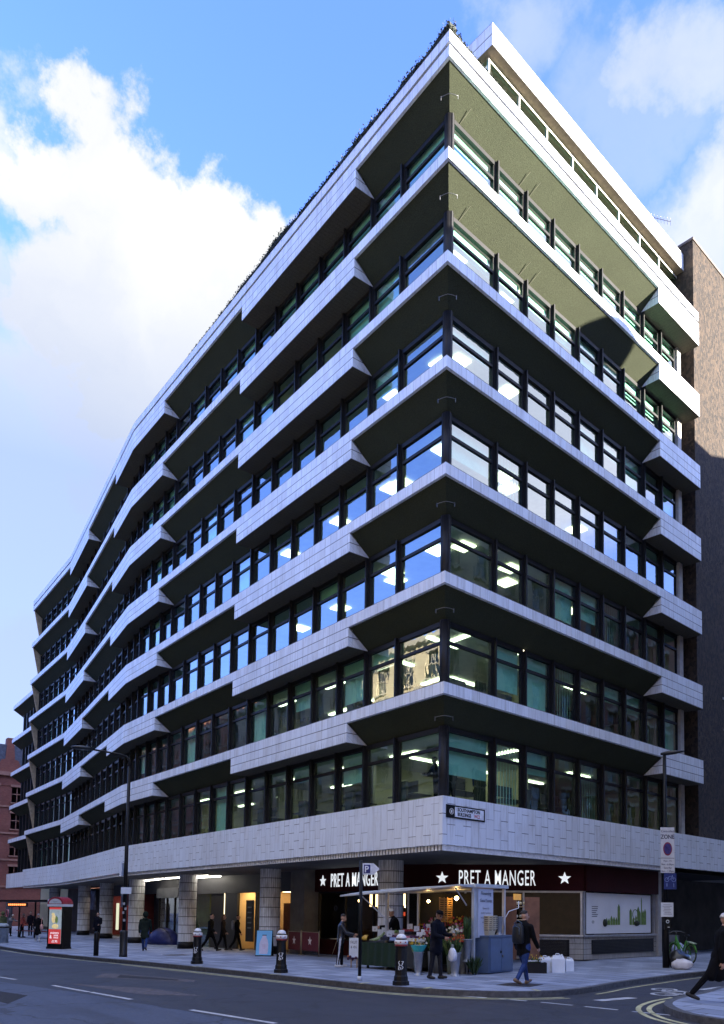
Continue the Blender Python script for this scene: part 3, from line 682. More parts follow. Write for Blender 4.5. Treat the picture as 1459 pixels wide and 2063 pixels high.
def block(root,x0,x1,y0,y1,z1,side,m,nx,storeys,fh=3.6,g=4.6,z0=-.3,trim=STONE,sill=True):
    """street front with real window openings on the side facing +y ('N'), -x ('W') or -y ('S')"""
    if side=='N': o=Vector((x1,y1,0)); ex=Vector((-1,0,0)); L=x1-x0; nin=Vector((0,-1,0))
    if side=='W': o=Vector((x0,y1,0)); ex=Vector((0,-1,0)); L=y1-y0; nin=Vector((1,0,0))
    if side=='S': o=Vector((x0,y0,0)); ex=Vector((1,0,0)); L=x1-x0; nin=Vector((0,1,0))
    if side=='E': o=Vector((x1,y0,0)); ex=Vector((0,1,0)); L=y1-y0; nin=Vector((-1,0,0))
    wl=MB(); gl=MB(); tr=MB(); up_=Vector((0,0,1)); bw=L/nx
    wl_=lambda u0,u1,a,b,dp=0: wl.face([o+ex*u0+up_*a+nin*dp,o+ex*u1+up_*a+nin*dp,o+ex*u1+up_*b+nin*dp,o+ex*u0+up_*b+nin*dp])
    wl_(0,L,z0,g-.6)
    zt=g-.6
    for s_ in range(storeys):
        za=g+s_*fh+.2; zb=za+fh*.58; wl_(0,L,zt,za); zt=zb
        for i in range(nx):
            a=i*bw; u0=a+bw*.26; u1=a+bw*.74; wl_(a,u0,za,zb); wl_(u1,a+bw,za,zb)
            for (p,q) in ((u0,u0),(u1,u1)):
                wl.face([o+ex*p+up_*za,o+ex*p+up_*za+nin*.3,o+ex*p+up_*zb+nin*.3,o+ex*p+up_*zb])
            wl.face([o+ex*u0+up_*za,o+ex*u1+up_*za,o+ex*u1+up_*za+nin*.3,o+ex*u0+up_*za+nin*.3]); wl.face([o+ex*u0+up_*zb,o+ex*u0+up_*zb+nin*.3,o+ex*u1+up_*zb+nin*.3,o+ex*u1+up_*zb])
            gl.face([o+ex*u0+up_*za+nin*.25,o+ex*u1+up_*za+nin*.25,o+ex*u1+up_*zb+nin*.25,o+ex*u0+up_*zb+nin*.25])
            c=o+ex*(u0+u1)/2; tr.obox(c+up_*(za+zb)/2+nin*.22,ex*.04,nin*.03,up_*(zb-za)/2); tr.obox(c+up_*(za+(zb-za)*.55)+nin*.2,ex*((u1-u0)/2),nin*.03,up_*.04)
            if sill: tr.obox(c+up_*(za-.08)-nin*.06,ex*((u1-u0)/2+.12),nin*.12,up_*.07); tr.obox(c+up_*(zb+.14)-nin*.03,ex*((u1-u0)/2+.15),nin*.1,up_*.13)
        tr.obox(o+ex*L/2+up_*(g+s_*fh-.32)-nin*.05,ex*L/2,nin*.12,up_*.1)
    wl_(0,L,zt,z1); tr.obox(o+ex*L/2+up_*(z1-.25)-nin*.2,ex*(L/2+.1),nin*.35,up_*.22)
    return wl,gl,tr
def finish(root,parts,m,trim,single=False):
    wl,gl,tr=parts
    wl.build('wall',m,root); tr.build('stone_trim',trim,root)
    if not single: gl.build('window_pane',OPG,root); return
    for k in range(0,len(gl.v),4):
        g1=MB(); g1.face(gl.v[k:k+4]); g1.build('window_pane',OPG,root)
def shell(root,x0,x1,y0,y1,z1,m,skip=()):
    mb=MB()
    fs={'S':[(x0,y0),(x1,y0)],'E':[(x1,y0),(x1,y1)],'N':[(x1,y1),(x0,y1)],'W':[(x0,y1),(x0,y0)]}
    for k,(a,b) in fs.items():
        if k in skip: continue
        mb.face([(a[0],a[1],-.3),(b[0],b[1],-.3),(b[0],b[1],z1),(a[0],a[1],z1)])
    mb.face([(x0,y0,z1),(x1,y0,z1),(x1,y1,z1),(x0,y1,z1)])
    mb.box((x0+1.2,y0+1.2,-.2),(x1-1.2,y1-1.2,z1-.5))
    mb.build('rear_wall',m,root)
# across the side street (shades the lower floors)
b1=thing('stone_building','pale stone building across the side street, outside the frame','building')
finish(b1,block(b1,12.,40.,3.,29.,26.6,'W',STONE,8,6,3.5),STONE,STONE); shell(b1,12.,40.,3.,29.,26.6,STONE,('W','S'))
finish(b1,block(b1,12.,40.,3.,29.,26.6,'S',STONE,9,6,3.5),STONE,STONE)
mb=MB(); mb.lathe([(1.75,26.3),(1.75,26.8)]+[(1.75*cos(a),26.8+1.75*sin(a)) for a in [R(15*i) for i in range(6)]],(13.6,19.2,0),20); mb.build('dome',SLATE,b1)
b1b=thing('brick_building','red brick building further along the side street, outside the frame','building')
finish(b1b,block(b1b,11.6,38.,29.1,75.,27.2,'W',RED,14,6,3.5),RED,STONE); shell(b1b,11.6,38.,29.1,75.,27.2,RED,('W',))
# across the main street, behind the camera (seen in the windows)
b2=thing('stone_building','cream stone building across the main street, behind the camera','building')
finish(b2,block(b2,-60,6,-45,-21.,22.5,'N',STONE,21,5,3.6),mat('cream_stone',(.40,.34,.22),.85,.15,.8),STONE); shell(b2,-60,6,-45,-21.,22.5,STONE,('N',))
BRB=brick('brown_brick',(.055,.030,.018),(.085,.045,.025),(.06,.05,.04))
b4=thing('brick_building','dark brown brick building across the main street, directly behind the camera','building')
finish(b4,block(b4,6.2,60,-45,-20.8,21.5,'N',BRB,16,5,3.5),BRB,STONE); shell(b4,6.2,60,-45,-20.8,21.5,BRB,('N',))
b3=thing('brick_building','red brick block across the main street, behind the camera','building')
WRB=brick('warm_brick',(.24,.08,.045),(.32,.12,.065),(.2,.15,.11))
finish(b3,block(b3,-130,-60.2,-45,-20.6,24.5,'N',WRB,24,5,3.7),WRB,STONE); shell(b3,-130,-60.2,-45,-20.6,24.5,WRB,('N',))
# red brick gothic building at the far left
vb=thing('victorian_building','red brick gothic building with gables and slate roof at the far left','building')
X0,X1,Y0,Y1=-118.,-84.,-1.,22.
finish(vb,block(vb,X0,X1,Y0,Y1,17.6,'E',RED,9,4,3.1,4.6),RED,mat('terracotta',(.26,.13,.09),.85,.2,2.),True); finish(vb,block(vb,X0,X1,Y0,Y1,17.6,'S',RED,14,4,3.1,4.6),RED,MC['terracotta'],True); shell(vb,X0,X1,Y0,Y1,17.6,RED,('E','S'))
mb=MB(); mb.prism([(0,0),(22.5,0),(20.5,3.2),(2.,3.2)],(X1,Y0,17.6),(0,1,0),(0,0,1),(X0-X1,0,0)); mb.build('slate_roof',SLATE,vb)
mb=MB()
for c in (1.6,8.,14.):
    mb.prism([(-2.2,0),(2.2,0),(.9,3.),(.5,3.1),(.35,5.6),(-.35,5.6),(-.5,3.1),(-.9,3.)],(X1+.1,Y0+c,16.),(0,1,0),(0,0,1),(-1.,0,0))
mb.prism([(-2.2,0),(2.2,0),(.9,3.),(.5,3.1),(.35,5.6),(-.35,5.6),(-.5,3.1),(-.9,3.)],(X1-5,Y0-.1,16.),(1,0,0),(0,0,1),(0,1.,0))
mb.build('gable',RED,vb)
mb=MB(); mb.lathe([(1.9,-.3),(1.9,15.),(2.1,15.2),(2.1,15.8),(1.8,16.)],(X1+.3,Y0+.3,0),12,sm=False); mb.build('turret',RED,vb)
mb=MB(); mb.lathe([(1.95,16.),(.1,20.2)],(X1+.3,Y0+.3,0),12,sm=False); mb.build('turret_roof',SLATE,vb)
mb=MB()
for j in range(12):
    if j%2: continue
    a=2*pi*(j+.5)/12
    for z in (5.5,8.7,11.7,14.): mb.obox((X1+.3+1.86*cos(a),Y0+.3+1.86*sin(a),z),(-sin(a)*.28,cos(a)*.28,0),(cos(a)*.04,sin(a)*.04,0),(0,0,.9))
mb.build('turret_window',mat('dark_glass',(.02,.025,.04),.15),vb)
# ------------------------------------------------------------------ hedge along the roof edge
LEAF=mat('hedge_leaf',(.018,.024,.017),.7,.5,9.)
hd=MB(); r2=random.Random(3); v3_=lambda q: Vector((q.x,q.y,0))
def leaf(mb,c,sz):
    d=Vector((r2.gauss(0,1),r2.gauss(0,1),r2.gauss(0,1))).normalized(); e=d.orthogonal().normalized(); f=d.cross(e)
    e=(e*cos(1)+f*sin(1)); f=d.cross(e); mb.face([c-e*sz,c+f*sz*.5,c+e*sz,c-f*sz*.5])
s=-3.2
while s<19.5:
    hh=.24+.42*abs(mnoise.noise((s*.5,1.7,0)))+.16*max(0,mnoise.noise((s*2.3,4.,0)))
    if s<0: hh*=.6*(1+s/4.2)
    if s>12: hh*=max(.15,(19.5-s)/7.5)
    hd.obox(P(s+.05,.17,29.53+hh*.36),v3_(sdir(segi(s)))*.06,v3_(inw(segi(s)))*.14,(0,0,hh*.36))
    for _ in range(int(190*hh)+16):
        leaf(hd,P(s+r2.uniform(-.03,.12),r2.uniform(-.02,.34),29.54+min(.95,abs(r2.gauss(0,.4)))*hh*1.2),r2.uniform(.025,.055))
    s+=.09
tag(hd.build('hedge',LEAF),'dark ragged hedge growing along the roof edge above the corner','hedge')
# ------------------------------------------------------------------ ground floor
def text(body,size,m,parent=None,name='lettering',o=(0,0,0),ex=(1,0,0),ey=(0,0,1),sx=1.,ext=.01,align='LEFT',bold=0.,space=1.):
    cu=bpy.data.curves.new(name,'FONT'); cu.body=body; cu.size=size; cu.extrude=ext; cu.align_x=align; cu.offset=bold; cu.space_character=space; cu.resolution_u=3
    cu.materials.append(m); tmp=bpy.data.objects.new('tmp_text',cu); COL.objects.link(tmp); dg=bpy.context.evaluated_depsgraph_get(); me=bpy.data.meshes.new_from_object(tmp.evaluated_get(dg)); bpy.data.objects.remove(tmp); bpy.data.curves.remove(cu)
    me.name=name; me.materials.clear(); me.materials.append(m); ob=link(name,me,parent)
    X=Vector(ex).normalized(); Y=Vector(ey).normalized(); Z=X.cross(Y)
    M=Matrix(((X.x,Y.x,Z.x,o[0]),(X.y,Y.y,Z.y,o[1]),(X.z,Y.z,Z.z,o[2]),(0,0,0,1)))
    ob.matrix_local=M@Matrix.Diagonal((sx,1,1,1)); return ob
def star(mb,o,ex,ey,ez,r,m=0):
    mb.prism([(r*(1 if j%2==0 else .42)*sin(pi*j/5),r*(1 if j%2==0 else .42)*cos(pi*j/5)) for j in range(10)][::-1],o,ex,ey,ez,m)
def v3(v,z=0.): return Vector((v.x,v.y,z))
COLM=tile_mat('column_tile',False,.10,(.70,.71,.73),.07)
BLK=mat('black_paint',(.005,.005,.006),.45,.3,8.,spec=.22)
MAROON=mat('maroon_fascia',(.038,.006,.007),.75,.2,1.,spec=.12)
WHITEL=mat('white_lettering',(.85,.87,.88),.5,.05,emit=(.9,.95,1.),es=.10)
ALU=mat('brushed_frame',(.45,.46,.48),.4,.15,metal=.5)
WARMW=mat('warm_interior_wall',(.50,.36,.20),.8,.25,1.2)
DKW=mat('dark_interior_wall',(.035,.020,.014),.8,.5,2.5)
GREYP=mat('grey_panel',(.10,.105,.115),.6,.2,1.)
TILED=tile_mat('plinth_tile',False,.2,(.42,.41,.39))
WARM=emat('warm_lamp',(1.,.62,.25),2.2); WARML=emat('warm_panel',(1.,.62,.30),.55); COOL=emat('cool_tube',(1.,.93,.80),2.4)
for s in (4.9,13.5,22.1,30.8,39.4,47.6,56.2):
    c=P(s,1.9); z0=gz(c.x)-.02
    mb=MB(); n=30; prof=[(.45,z0+.36),(.45,3.56)]; b=len(mb.v); 
    for j in range(n):
        a0,a1=2*pi*j/n,2*pi*(j+1)/n
        mb.face([(c.x+.45*cos(a0),c.y+.45*sin(a0),z0+.36),(c.x+.45*cos(a1),c.y+.45*sin(a1),z0+.36),(c.x+.45*cos(a1),c.y+.45*sin(a1),3.56),(c.x+.45*cos(a0),c.y+.45*sin(a0),3.56)],0,[(j*.1+50,.0),(j*.1+50.1,.0),(j*.1+50.1,8.),(j*.1+50,8.)],True)
    o=mb.build('column',COLM,bld)
    mb=MB(); mb.lathe([(.475,z0),(.475,z0+.37)],(c.x,c.y,0),30); mb.build('column_base',BLK,o)
# --- shopfront wall of the main street, built in panels between s values
OFF=3.7
def panel(mb,a,b,z0,z1,o=OFF,t=.08,m=0):
    i=segi((a+b)/2); d=v3(sdir(i)); n=v3(inw(i)); c=P((a+b)/2,o,0,i); 
    if (a<SK<b): pass
    mb.obox(Vector((c.x,c.y,(z0+z1)/2)),d*((b-a)/2),n*t/2,(0,0,(z1-z0)/2),m)
G=-.32
def room(root,a,b,depth,wall,light,zc=2.9,name='shop_interior',lights=None,zw=None):
    """a real room behind the glass: floor, side and back walls, ceiling with lamps"""
    i=segi((a+b)/2); d=v3(sdir(i)); n=v3(inw(i))
    q=[P(a,OFF+.1,0,i),P(b,OFF+.1,0,i),P(b,OFF+depth,0,i),P(a,OFF+depth,0,i)]; q=[Vector((p.x,p.y,gz(p.x)+.01)) for p in q]
    mb=MB(); up_=Vector((0,0,zc))
    mb.face([Vector((p.x,p.y,zc)) for p in q][::-1])
    for k in (1,2,3): a_,b_=q[k],q[(k+1)%4]; mb.face([a_,b_,Vector((b_.x,b_.y,zc)),Vector((a_.x,a_.y,zc))])
    mb.build(name,wall,root)
    mb=MB(); mb.face([p for p in q]); mb.build('shop_floor',mat('shop_floor',(.12,.10,.085),.5),root)
cafe=thing('cafe_shopfront','dark maroon cafe shopfront with white lettering wrapped round the street corner','shopfront')
# left cafe window
mb=MB(); panel(mb,6.35,12.4,2.57,3.56,OFF-.05,.3); mb.build('fascia',MAROON,cafe)
mb=MB(); panel(mb,6.5,12.35,G,.5,OFF); mb.build('stall_riser',MAROON,cafe)
mb=MB()
for s in (6.5,8.3,10.3,12.3): panel(mb,s-.035,s+.035,.5,2.57,OFF,.1)
panel(mb,6.5,12.3,.5,.56,OFF-.005,.12); panel(mb,6.5,12.3,2.5,2.57,OFF-.005,.12); mb.build('window_frame',FRAME,cafe)
mb=MB(); mb.face([P(12.3,OFF,.5),P(6.5,OFF,.5),P(6.5,OFF,2.55),P(12.3,OFF,2.55)][::-1]); mb.build('shop_pane',GLASS2,cafe)
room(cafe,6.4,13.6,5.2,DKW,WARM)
d1=v3(sdir(1)); n1=v3(inw(1))
S1=P(11.15,OFF-.21,2.76); text('PRET A MANGER',.82,WHITEL,cafe,'lettering',S1,-d1,(0,0,1),.50,.012,bold=.003,space=1.12)
mb=MB(); star(mb,P(11.75,OFF-.2,3.03),-d1,Vector((0,0,1)),-n1*.03,.25); mb.build('star',WHITEL,cafe)
# splay front
SA=Vector((-1.42,8.31,0)); SBp=Vector((-6.4,3.7,0)); e1=(SA-SBp).normalized(); nn1=Vector((e1.y,-e1.x,0))
def sp(u,z,o=0.): q=SA-e1*u+nn1*o; return Vector((q.x,q.y,z))
def spanel(mb,u0,u1,z0,z1,o=0.,t=.08): mb.obox(sp((u0+u1)/2,(z0+z1)/2,o),e1*((u1-u0)/2),nn1*t/2,(0,0,(z1-z0)/2))
mb=MB(); spanel(mb,-.02,6.8,2.57,3.56,.06,.24); mb.build('fascia',MAROON,cafe)
text('PRET A MANGER',.82,WHITEL,cafe,'lettering',sp(4.66,2.76,.19),e1,(0,0,1),.43,.012,bold=.004,space=1.12)
for u in (5.28,.68):
    mb=MB(); star(mb,sp(u,3.03,.18),e1,Vector((0,0,1)),nn1*.03,.245); mb.build('star',WHITEL,cafe)
mb=MB()
for u in (.06,2.2,4.4,6.6): spanel(mb,u-.035,u+.035,.9,2.57,0,.1)
spanel(mb,0,6.7,.86,.93,.03,.18); spanel(mb,0,6.7,2.5,2.57,-.005,.12); mb.build('window_frame',ALU,cafe)
mb=MB(); mb.face([sp(6.7,.9),sp(0,.9),sp(0,2.55),sp(6.7,2.55)]); mb.build('shop_pane',GLASS2,cafe)
def uvwall(mb,p,q,z0,z1,m=0,rows=.2):
    L=(q-p).length; mb.face([Vector((p.x,p.y,z0)),Vector((q.x,q.y,z0)),Vector((q.x,q.y,z1)),Vector((p.x,p.y,z1))],m,[(0+30,z0/rows),(L+30,z0/rows),(L+30,z1/rows),(30,z1/rows)])
mb=MB(); uvwall(mb,sp(6.7,0,.05),sp(0,0,.05),-.1,.86); mb.build('tiled_plinth',TILED,cafe)
mb=MB()
for j in range(11): z=.14+j*.055; mb.obox(sp(3.6,z,.06),e1*3.,nn1*.03,(0,0,.016))
mb.build('louvre',mat('louvre_black',(.02,.02,.022),.5),cafe)
mb=MB(); spanel(mb,.5,6.6,.12,.74,.055,.01); mb.build('louvre_recess',DARK,cafe)
# side street front
RB=P(-8.36,.7); RE=P(-13.9,.7); dr=v3(dR); nr=-v3(inw(0))
def rp3(s,z,o=0.): q=P(-s,.7-o); return Vector((q.x,q.y,z))
def rpanel(mb,s0,s1,z0,z1,o=0.,t=.08): mb.obox(rp3((s0+s1)/2,(z0+z1)/2,o),dr*((s1-s0)/2),nr*t/2,(0,0,(z1-z0)/2))
mb=MB(); rpanel(mb,8.36,13.75,2.57,3.56,.06,.24); mb.build('fascia',MAROON,cafe)
mb=MB(); uvwall(mb,rp3(8.36,0,.05),rp3(13.75,0,.05),-.1,.86); mb.build('tiled_plinth',TILED,cafe)
mb=MB(); rpanel(mb,8.36,13.8,.86,.93,.03,.18)
for s in (8.42,13.6): rpanel(mb,s-.06,s+.06,.9,2.57,.01,.1)
mb.build('window_frame',ALU,cafe)
mb=MB(); rpanel(mb,13.75,14.05,-.1,3.56,.0,.3); mb.build('end_pier',mat('pale_pier',(.40,.39,.37),.7,.2,3.),cafe)
mb=MB(); rpanel(mb,8.9,13.5,.2,.74,.055,.01); mb.build('louvre_recess',DARK,cafe)
mb=MB()
for j in range(10): z=.22+j*.055; mb.obox(rp3(11.2,z,.06),dr*2.3,nr*.03,(0,0,.016))
mb.build('louvre',MC['louvre_black'],cafe)
# window poster of a green skyline
po=mat('poster_white',(.86,.88,.90),.45,.08,.7); PG=mat('poster_green',(.16,.26,.05),.6,.4,9.); PD=mat('poster_dark',(.03,.035,.02),.6)
post=thing('window_poster','large white window poster of a skyline carved from green vegetables','poster')
mb=MB(); rpanel(mb,8.6,13.35,.97,2.52,.02,.02); mb.build('poster_sheet',po,post)
mb=MB()
def sk(s,w,z1,z0=1.3,tip=.12): mb.prism([(-w/2,0),(w/2,0),(w/2,(z1-z0)-tip),(0,z1-z0),(-w/2,(z1-z0)-tip)],rp3(s,z0,.034),dr,(0,0,1),nr*.006)
for s,w,h in ((9.98,.14,1.58),(10.14,.16,1.56),(10.32,.15,1.66),(10.5,.17,1.62),(10.68,.14,1.60),(10.86,.17,2.12),(11.75,.17,1.95),(11.95,.14,1.62),(12.16,.12,1.70),(12.34,.16,2.05),(12.46,.14,1.88),(12.6,.07,2.42),(12.72,.15,1.9),(12.88,.16,1.95)): sk(s,w,h)
mb.tube([rp3(12.1+.2*cos(2*pi*j/20),1.72+.2*sin(2*pi*j/20),.04) for j in range(20)],.014,5,closed=True)
mb.build('skyline',PG,post)
mb=MB(); mb.ball(rp3(9.84,1.38,.04),.15,10,6,0,(.6,.9,1)); mb.ball(rp3(12.2,1.36,.04),.16,10,6,0,(.6,1.2,.7)); mb.build('vegetable',PD,post)
mb=MB()
for j,w in enumerate((.42,.40,.36,.28,.42,.36)): mb.obox(rp3(8.95+w/2,2.0-j*.075,.035),dr*w/2,nr*.002,(0,0,.014))
mb.build('small_print',mat('print_grey',(.16,.16,.2),.7),post)
text('·O·',.16,PD,post,'emblem',rp3(8.92,1.36,.035),dr,(0,0,1),1.,.002)
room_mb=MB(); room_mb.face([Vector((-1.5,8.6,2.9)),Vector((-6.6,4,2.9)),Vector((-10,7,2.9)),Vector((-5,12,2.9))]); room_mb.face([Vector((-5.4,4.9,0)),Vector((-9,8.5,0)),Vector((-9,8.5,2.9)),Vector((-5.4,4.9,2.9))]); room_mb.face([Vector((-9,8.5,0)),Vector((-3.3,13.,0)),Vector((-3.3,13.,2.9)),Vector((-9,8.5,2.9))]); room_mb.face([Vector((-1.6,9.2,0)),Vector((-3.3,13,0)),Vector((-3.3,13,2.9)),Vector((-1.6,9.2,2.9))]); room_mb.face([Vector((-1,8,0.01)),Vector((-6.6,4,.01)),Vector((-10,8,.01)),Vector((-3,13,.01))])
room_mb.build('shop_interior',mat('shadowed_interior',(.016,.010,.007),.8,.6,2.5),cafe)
# things glowing inside the cafe
def lamp(root,p,r,m=WARM,name='pendant_lamp'): mb=MB(); mb.ball(p,r,8,6); return mb.build(name,m,root)
for s,o,z in ((7.4,5.2,2.2),(8.6,5.6,1.95),(9.6,5.0,2.1),(10.6,5.7,1.9),(11.4,5.2,2.2),(7.9,6.8,1.9)): lamp(cafe,P(s,o,z),.06)
mb=MB(); i=1
for s,z0,z1,w in ((11.2,1.95,2.5,.35),(8.6,2.0,2.5,.8)): panel(mb,s-w,s+w,z0,z1,OFF+2.2,.03)
mb.build('glowing_panel',WARML,cafe)
mb=MB(); panel(mb,6.6,10.4,1.55,1.72,OFF+2.6,.05); panel(mb,7.2,11.8,2.05,2.12,OFF+3.4,.05); mb.build('red_counter',mat('red_counter',(.35,.03,.02),.5,emit=(1.,.12,.05),es=.06),cafe)
mb=MB()
for s in (7.,8.,9.2,10.4,11.5):
    panel(mb,s-.3,s+.3,-.1,.9,OFF+1.8,.5); panel(mb,s-.04,s+.04,.9,1.3,OFF+1.8,.1)
mb.build('cafe_counter',mat('counter_dark',(.05,.03,.02),.5),cafe)
for u,o,z in ((3.4,-2.6,2.),(5.,-2.2,2.1)): lamp(cafe,sp(u,z,o),.035)
# cafe logo disc in the window
mb=MB(); c=P(11.,OFF-.02,1.86); mb.tube([c+d1*.1*cos(2*pi*j/16)+Vector((0,0,.1*sin(2*pi*j/16))) for j in range(16)],.012,5,closed=True); mb.build('window_sticker',MC['print_grey'],cafe)

# --- the rest of the arcade
arc=thing('arcade_shopfront','dark shopfronts and entrance set back behind the row of tiled columns','shopfront')
mb=MB(); panel(mb,12.4,13.55,G,3.56,OFF-.3,.9); mb.build('pier',mat('pier_grey',(.14,.135,.13),.7,.2,2.),arc)
mb=MB(); panel(mb,13.55,SK-.1,2.62,3.56,OFF,.2); panel(mb,17.9,18.1,G,2.62,OFF); panel(mb,20.,21.4,G,2.62,OFF); panel(mb,25.2,26.9,G,2.62,OFF)
panel(mb,27.,48.,2.75,3.56,OFF,.2); mb.build('dark_fascia',mat('dark_fascia',(.035,.035,.04),.6,.2,1.),arc)
mb=MB(); panel(mb,27.6,32.4,2.45,3.05,OFF-.15,.12); mb.build('blank_sign_panel',GREYP,arc)
room(arc,13.6,17.9,3.2,WARMW,WARM,2.75)
mb=MB(); panel(mb,14.2,14.9,.35,2.45,OFF+.3,.05); mb.build('hanging_board',mat('menu_board',(.03,.035,.035),.4,.3,8.),arc)
mb=MB(); panel(mb,15.0,17.2,.3,2.1,OFF+1.2,.3); mb.build('red_display',mat('red_display',(.10,.015,.012),.5,.6,6.),arc)
mb=MB(); panel(mb,14.,17.5,2.66,2.72,OFF+1.4,.5); mb.build('ceiling_lamp',emat('warm_ceiling',(1.,.7,.36),1.5),arc)
room(arc,18.1,20.0,2.4,mat('beige_interior',(.62,.48,.27),.8,.12,1.),WARM,2.75)
mb=MB(); panel(mb,18.3,19.8,2.66,2.72,OFF+.8,.7); mb.build('ceiling_lamp',MC['warm_ceiling'],arc)
mb=MB(); panel(mb,18.75,19.55,.15,2.25,OFF+.25,.05); bo=mb.build('menu_board',MC['menu_board'],arc)
mb=MB()
for j in range(5): panel(mb,18.95,19.35,1.85-j*.26,1.92-j*.26,OFF+.215,.01)
mb.build('menu_text',mat('menu_text',(.25,.3,.3),.6),bo)
# entrance 322
room(arc,21.5,25.1,4.,mat('entrance_wall',(.16,.14,.06),.6,.5,1.3),WARM,3.3)
mb=MB(); panel(mb,21.6,23.2,G,3.3,OFF+.06,.06); en=mb.build('entrance_panel',mat('entrance_panel',(.020,.018,.014),.35,.3,2.),arc)
text('322',.42,mat('brass_number',(.40,.36,.26),.4,metal=.3),en,'door_number',P(23.15,OFF+.02,2.62),-d1,(0,0,1),.9,.01)
mb=MB(); panel(mb,21.5,21.56,.7,3.1,OFF+.02,.05); mb.build('lit_strip',emat('lit_strip',(1.,.8,.45),.4),arc)
mb=MB(); mb.face([P(25.1,OFF,G),P(23.3,OFF,G),P(23.3,OFF,3.2),P(25.1,OFF,3.2)]); mb.build('entrance_pane',GLASS,arc)
mb=MB(); panel(mb,23.4,24.9,1.1,2.7,OFF+1.6,.05); mb.build('glowing_panel',emat('lobby_glow',(.75,.78,.42),.10),arc)
# ceiling strip lights
for a,b,o in ((21.2,26.6,2.55),(27.4,32.5,2.55),(21.2,24.4,3.25)):
    mb=MB(); i=segi((a+b)/2); c=P((a+b)/2,o,3.5,i); mb.obox(c,v3(sdir(i))*(b-a)/2,v3(inw(i))*.05,(0,0,.025)); mb.build('strip_light',COOL,arc)
# shelf-lit window
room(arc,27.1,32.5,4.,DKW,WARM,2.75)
mb=MB(); mb.face([P(32.4,OFF,G),P(27.2,OFF,G),P(27.2,OFF,2.6),P(32.4,OFF,2.6)]); mb.build('shop_pane',GLASS2,arc)
mb=MB()
for s in (27.2,28.9,30.6,32.4): panel(mb,s-.04,s+.04,G,2.6,OFF,.12)
panel(mb,27.2,32.4,2.52,2.6,OFF,.13)
mb.build('window_frame',FRAME,arc)
mb=MB(); panel(mb,27.3,32.3,1.85,1.92,OFF+2.,.1); mb.build('lit_shelf',emat('shelf_glow',(1.,.72,.35),.6),arc)
for j in range(16): lamp(arc,P(27.5+j*.3+rnd.uniform(-.1,.1),OFF+1.6,rnd.uniform(1.15,1.75)),rnd.uniform(.02,.045),name='bottle_lamp')
mb=MB(); panel(mb,27.3,32.3,G,.95,OFF+.25,.1); mb.build('frosted_screen',mat('frosted',(.10,.12,.10),.6),arc)
# dark doorway, red shop beyond
mb=MB(); panel(mb,32.5,38.2,G,2.75,OFF+1.2,.1); mb.build('recess_wall',mat('recess_wall',(.05,.05,.055),.7),arc)
mb=MB(); panel(mb,33.2,34.0,G,2.2,OFF+1.1,.1); panel(mb,35.2,36.,G,2.2,OFF+1.1,.1); mb.build('service_door',BLK,arc)
mb=MB(); c=P(35.0,OFF-.6,2.55,2); mb.obox(c,v3(sdir(2))*.5,v3(inw(2))*.04,(0,0,.24)); hs=mb.build('hanging_sign',BLK,arc)
mb=MB(); mb.tube([c-v3(inw(2))*.05+v3(sdir(2))*(.0+.16*cos(2*pi*j/14))+Vector((0,0,.16*sin(2*pi*j/14))) for j in range(14)],.025,5,closed=True); mb.build('sign_emblem',mat('sign_yellow',(.5,.55,.2),.5),hs)
room(arc,38.3,47.9,5.,mat('red_shop',(.20,.03,.03),.7,.3,1.),COOL,2.9)
mb=MB(); panel(mb,39.,47.5,2.78,2.84,OFF+1.5,.3); mb.build('ceiling_lamp',emat('shop_tubes',(1.,.9,.75),1.2),arc)
mb=MB(); panel(mb,39.2,41.5,2.0,3.0,OFF-.1,.05); panel(mb,46.,47.4,G,2.2,OFF-.05,.05); mb.build('red_banner',mat('red_banner',(.16,.02,.03),.6,.3,2.),arc)
mb=MB(); panel(mb,41.6,42.6,1.9,2.95,OFF-.12,.04); mb.build('white_banner',mat('white_banner',(.55,.6,.75),.6,.4,3.),arc)
mb=MB(); panel(mb,43.6,44.3,.2,2.2,OFF-.05,.06); mb.build('lit_door',emat('lit_door',(.85,.85,.6),.12),arc)
mb=MB(); panel(mb,48.,52.6,1.7,3.2,OFF-.8,.08); mb.build('billboard',mat('photo_billboard',(.12,.16,.28),.5,.9,1.6),arc)
mb=MB(); panel(mb,48.,70.,G,3.5,OFF+.3,.1); mb.build('far_shop_wall',mat('far_shop_wall',(.06,.055,.05),.7,.5,.6),arc)
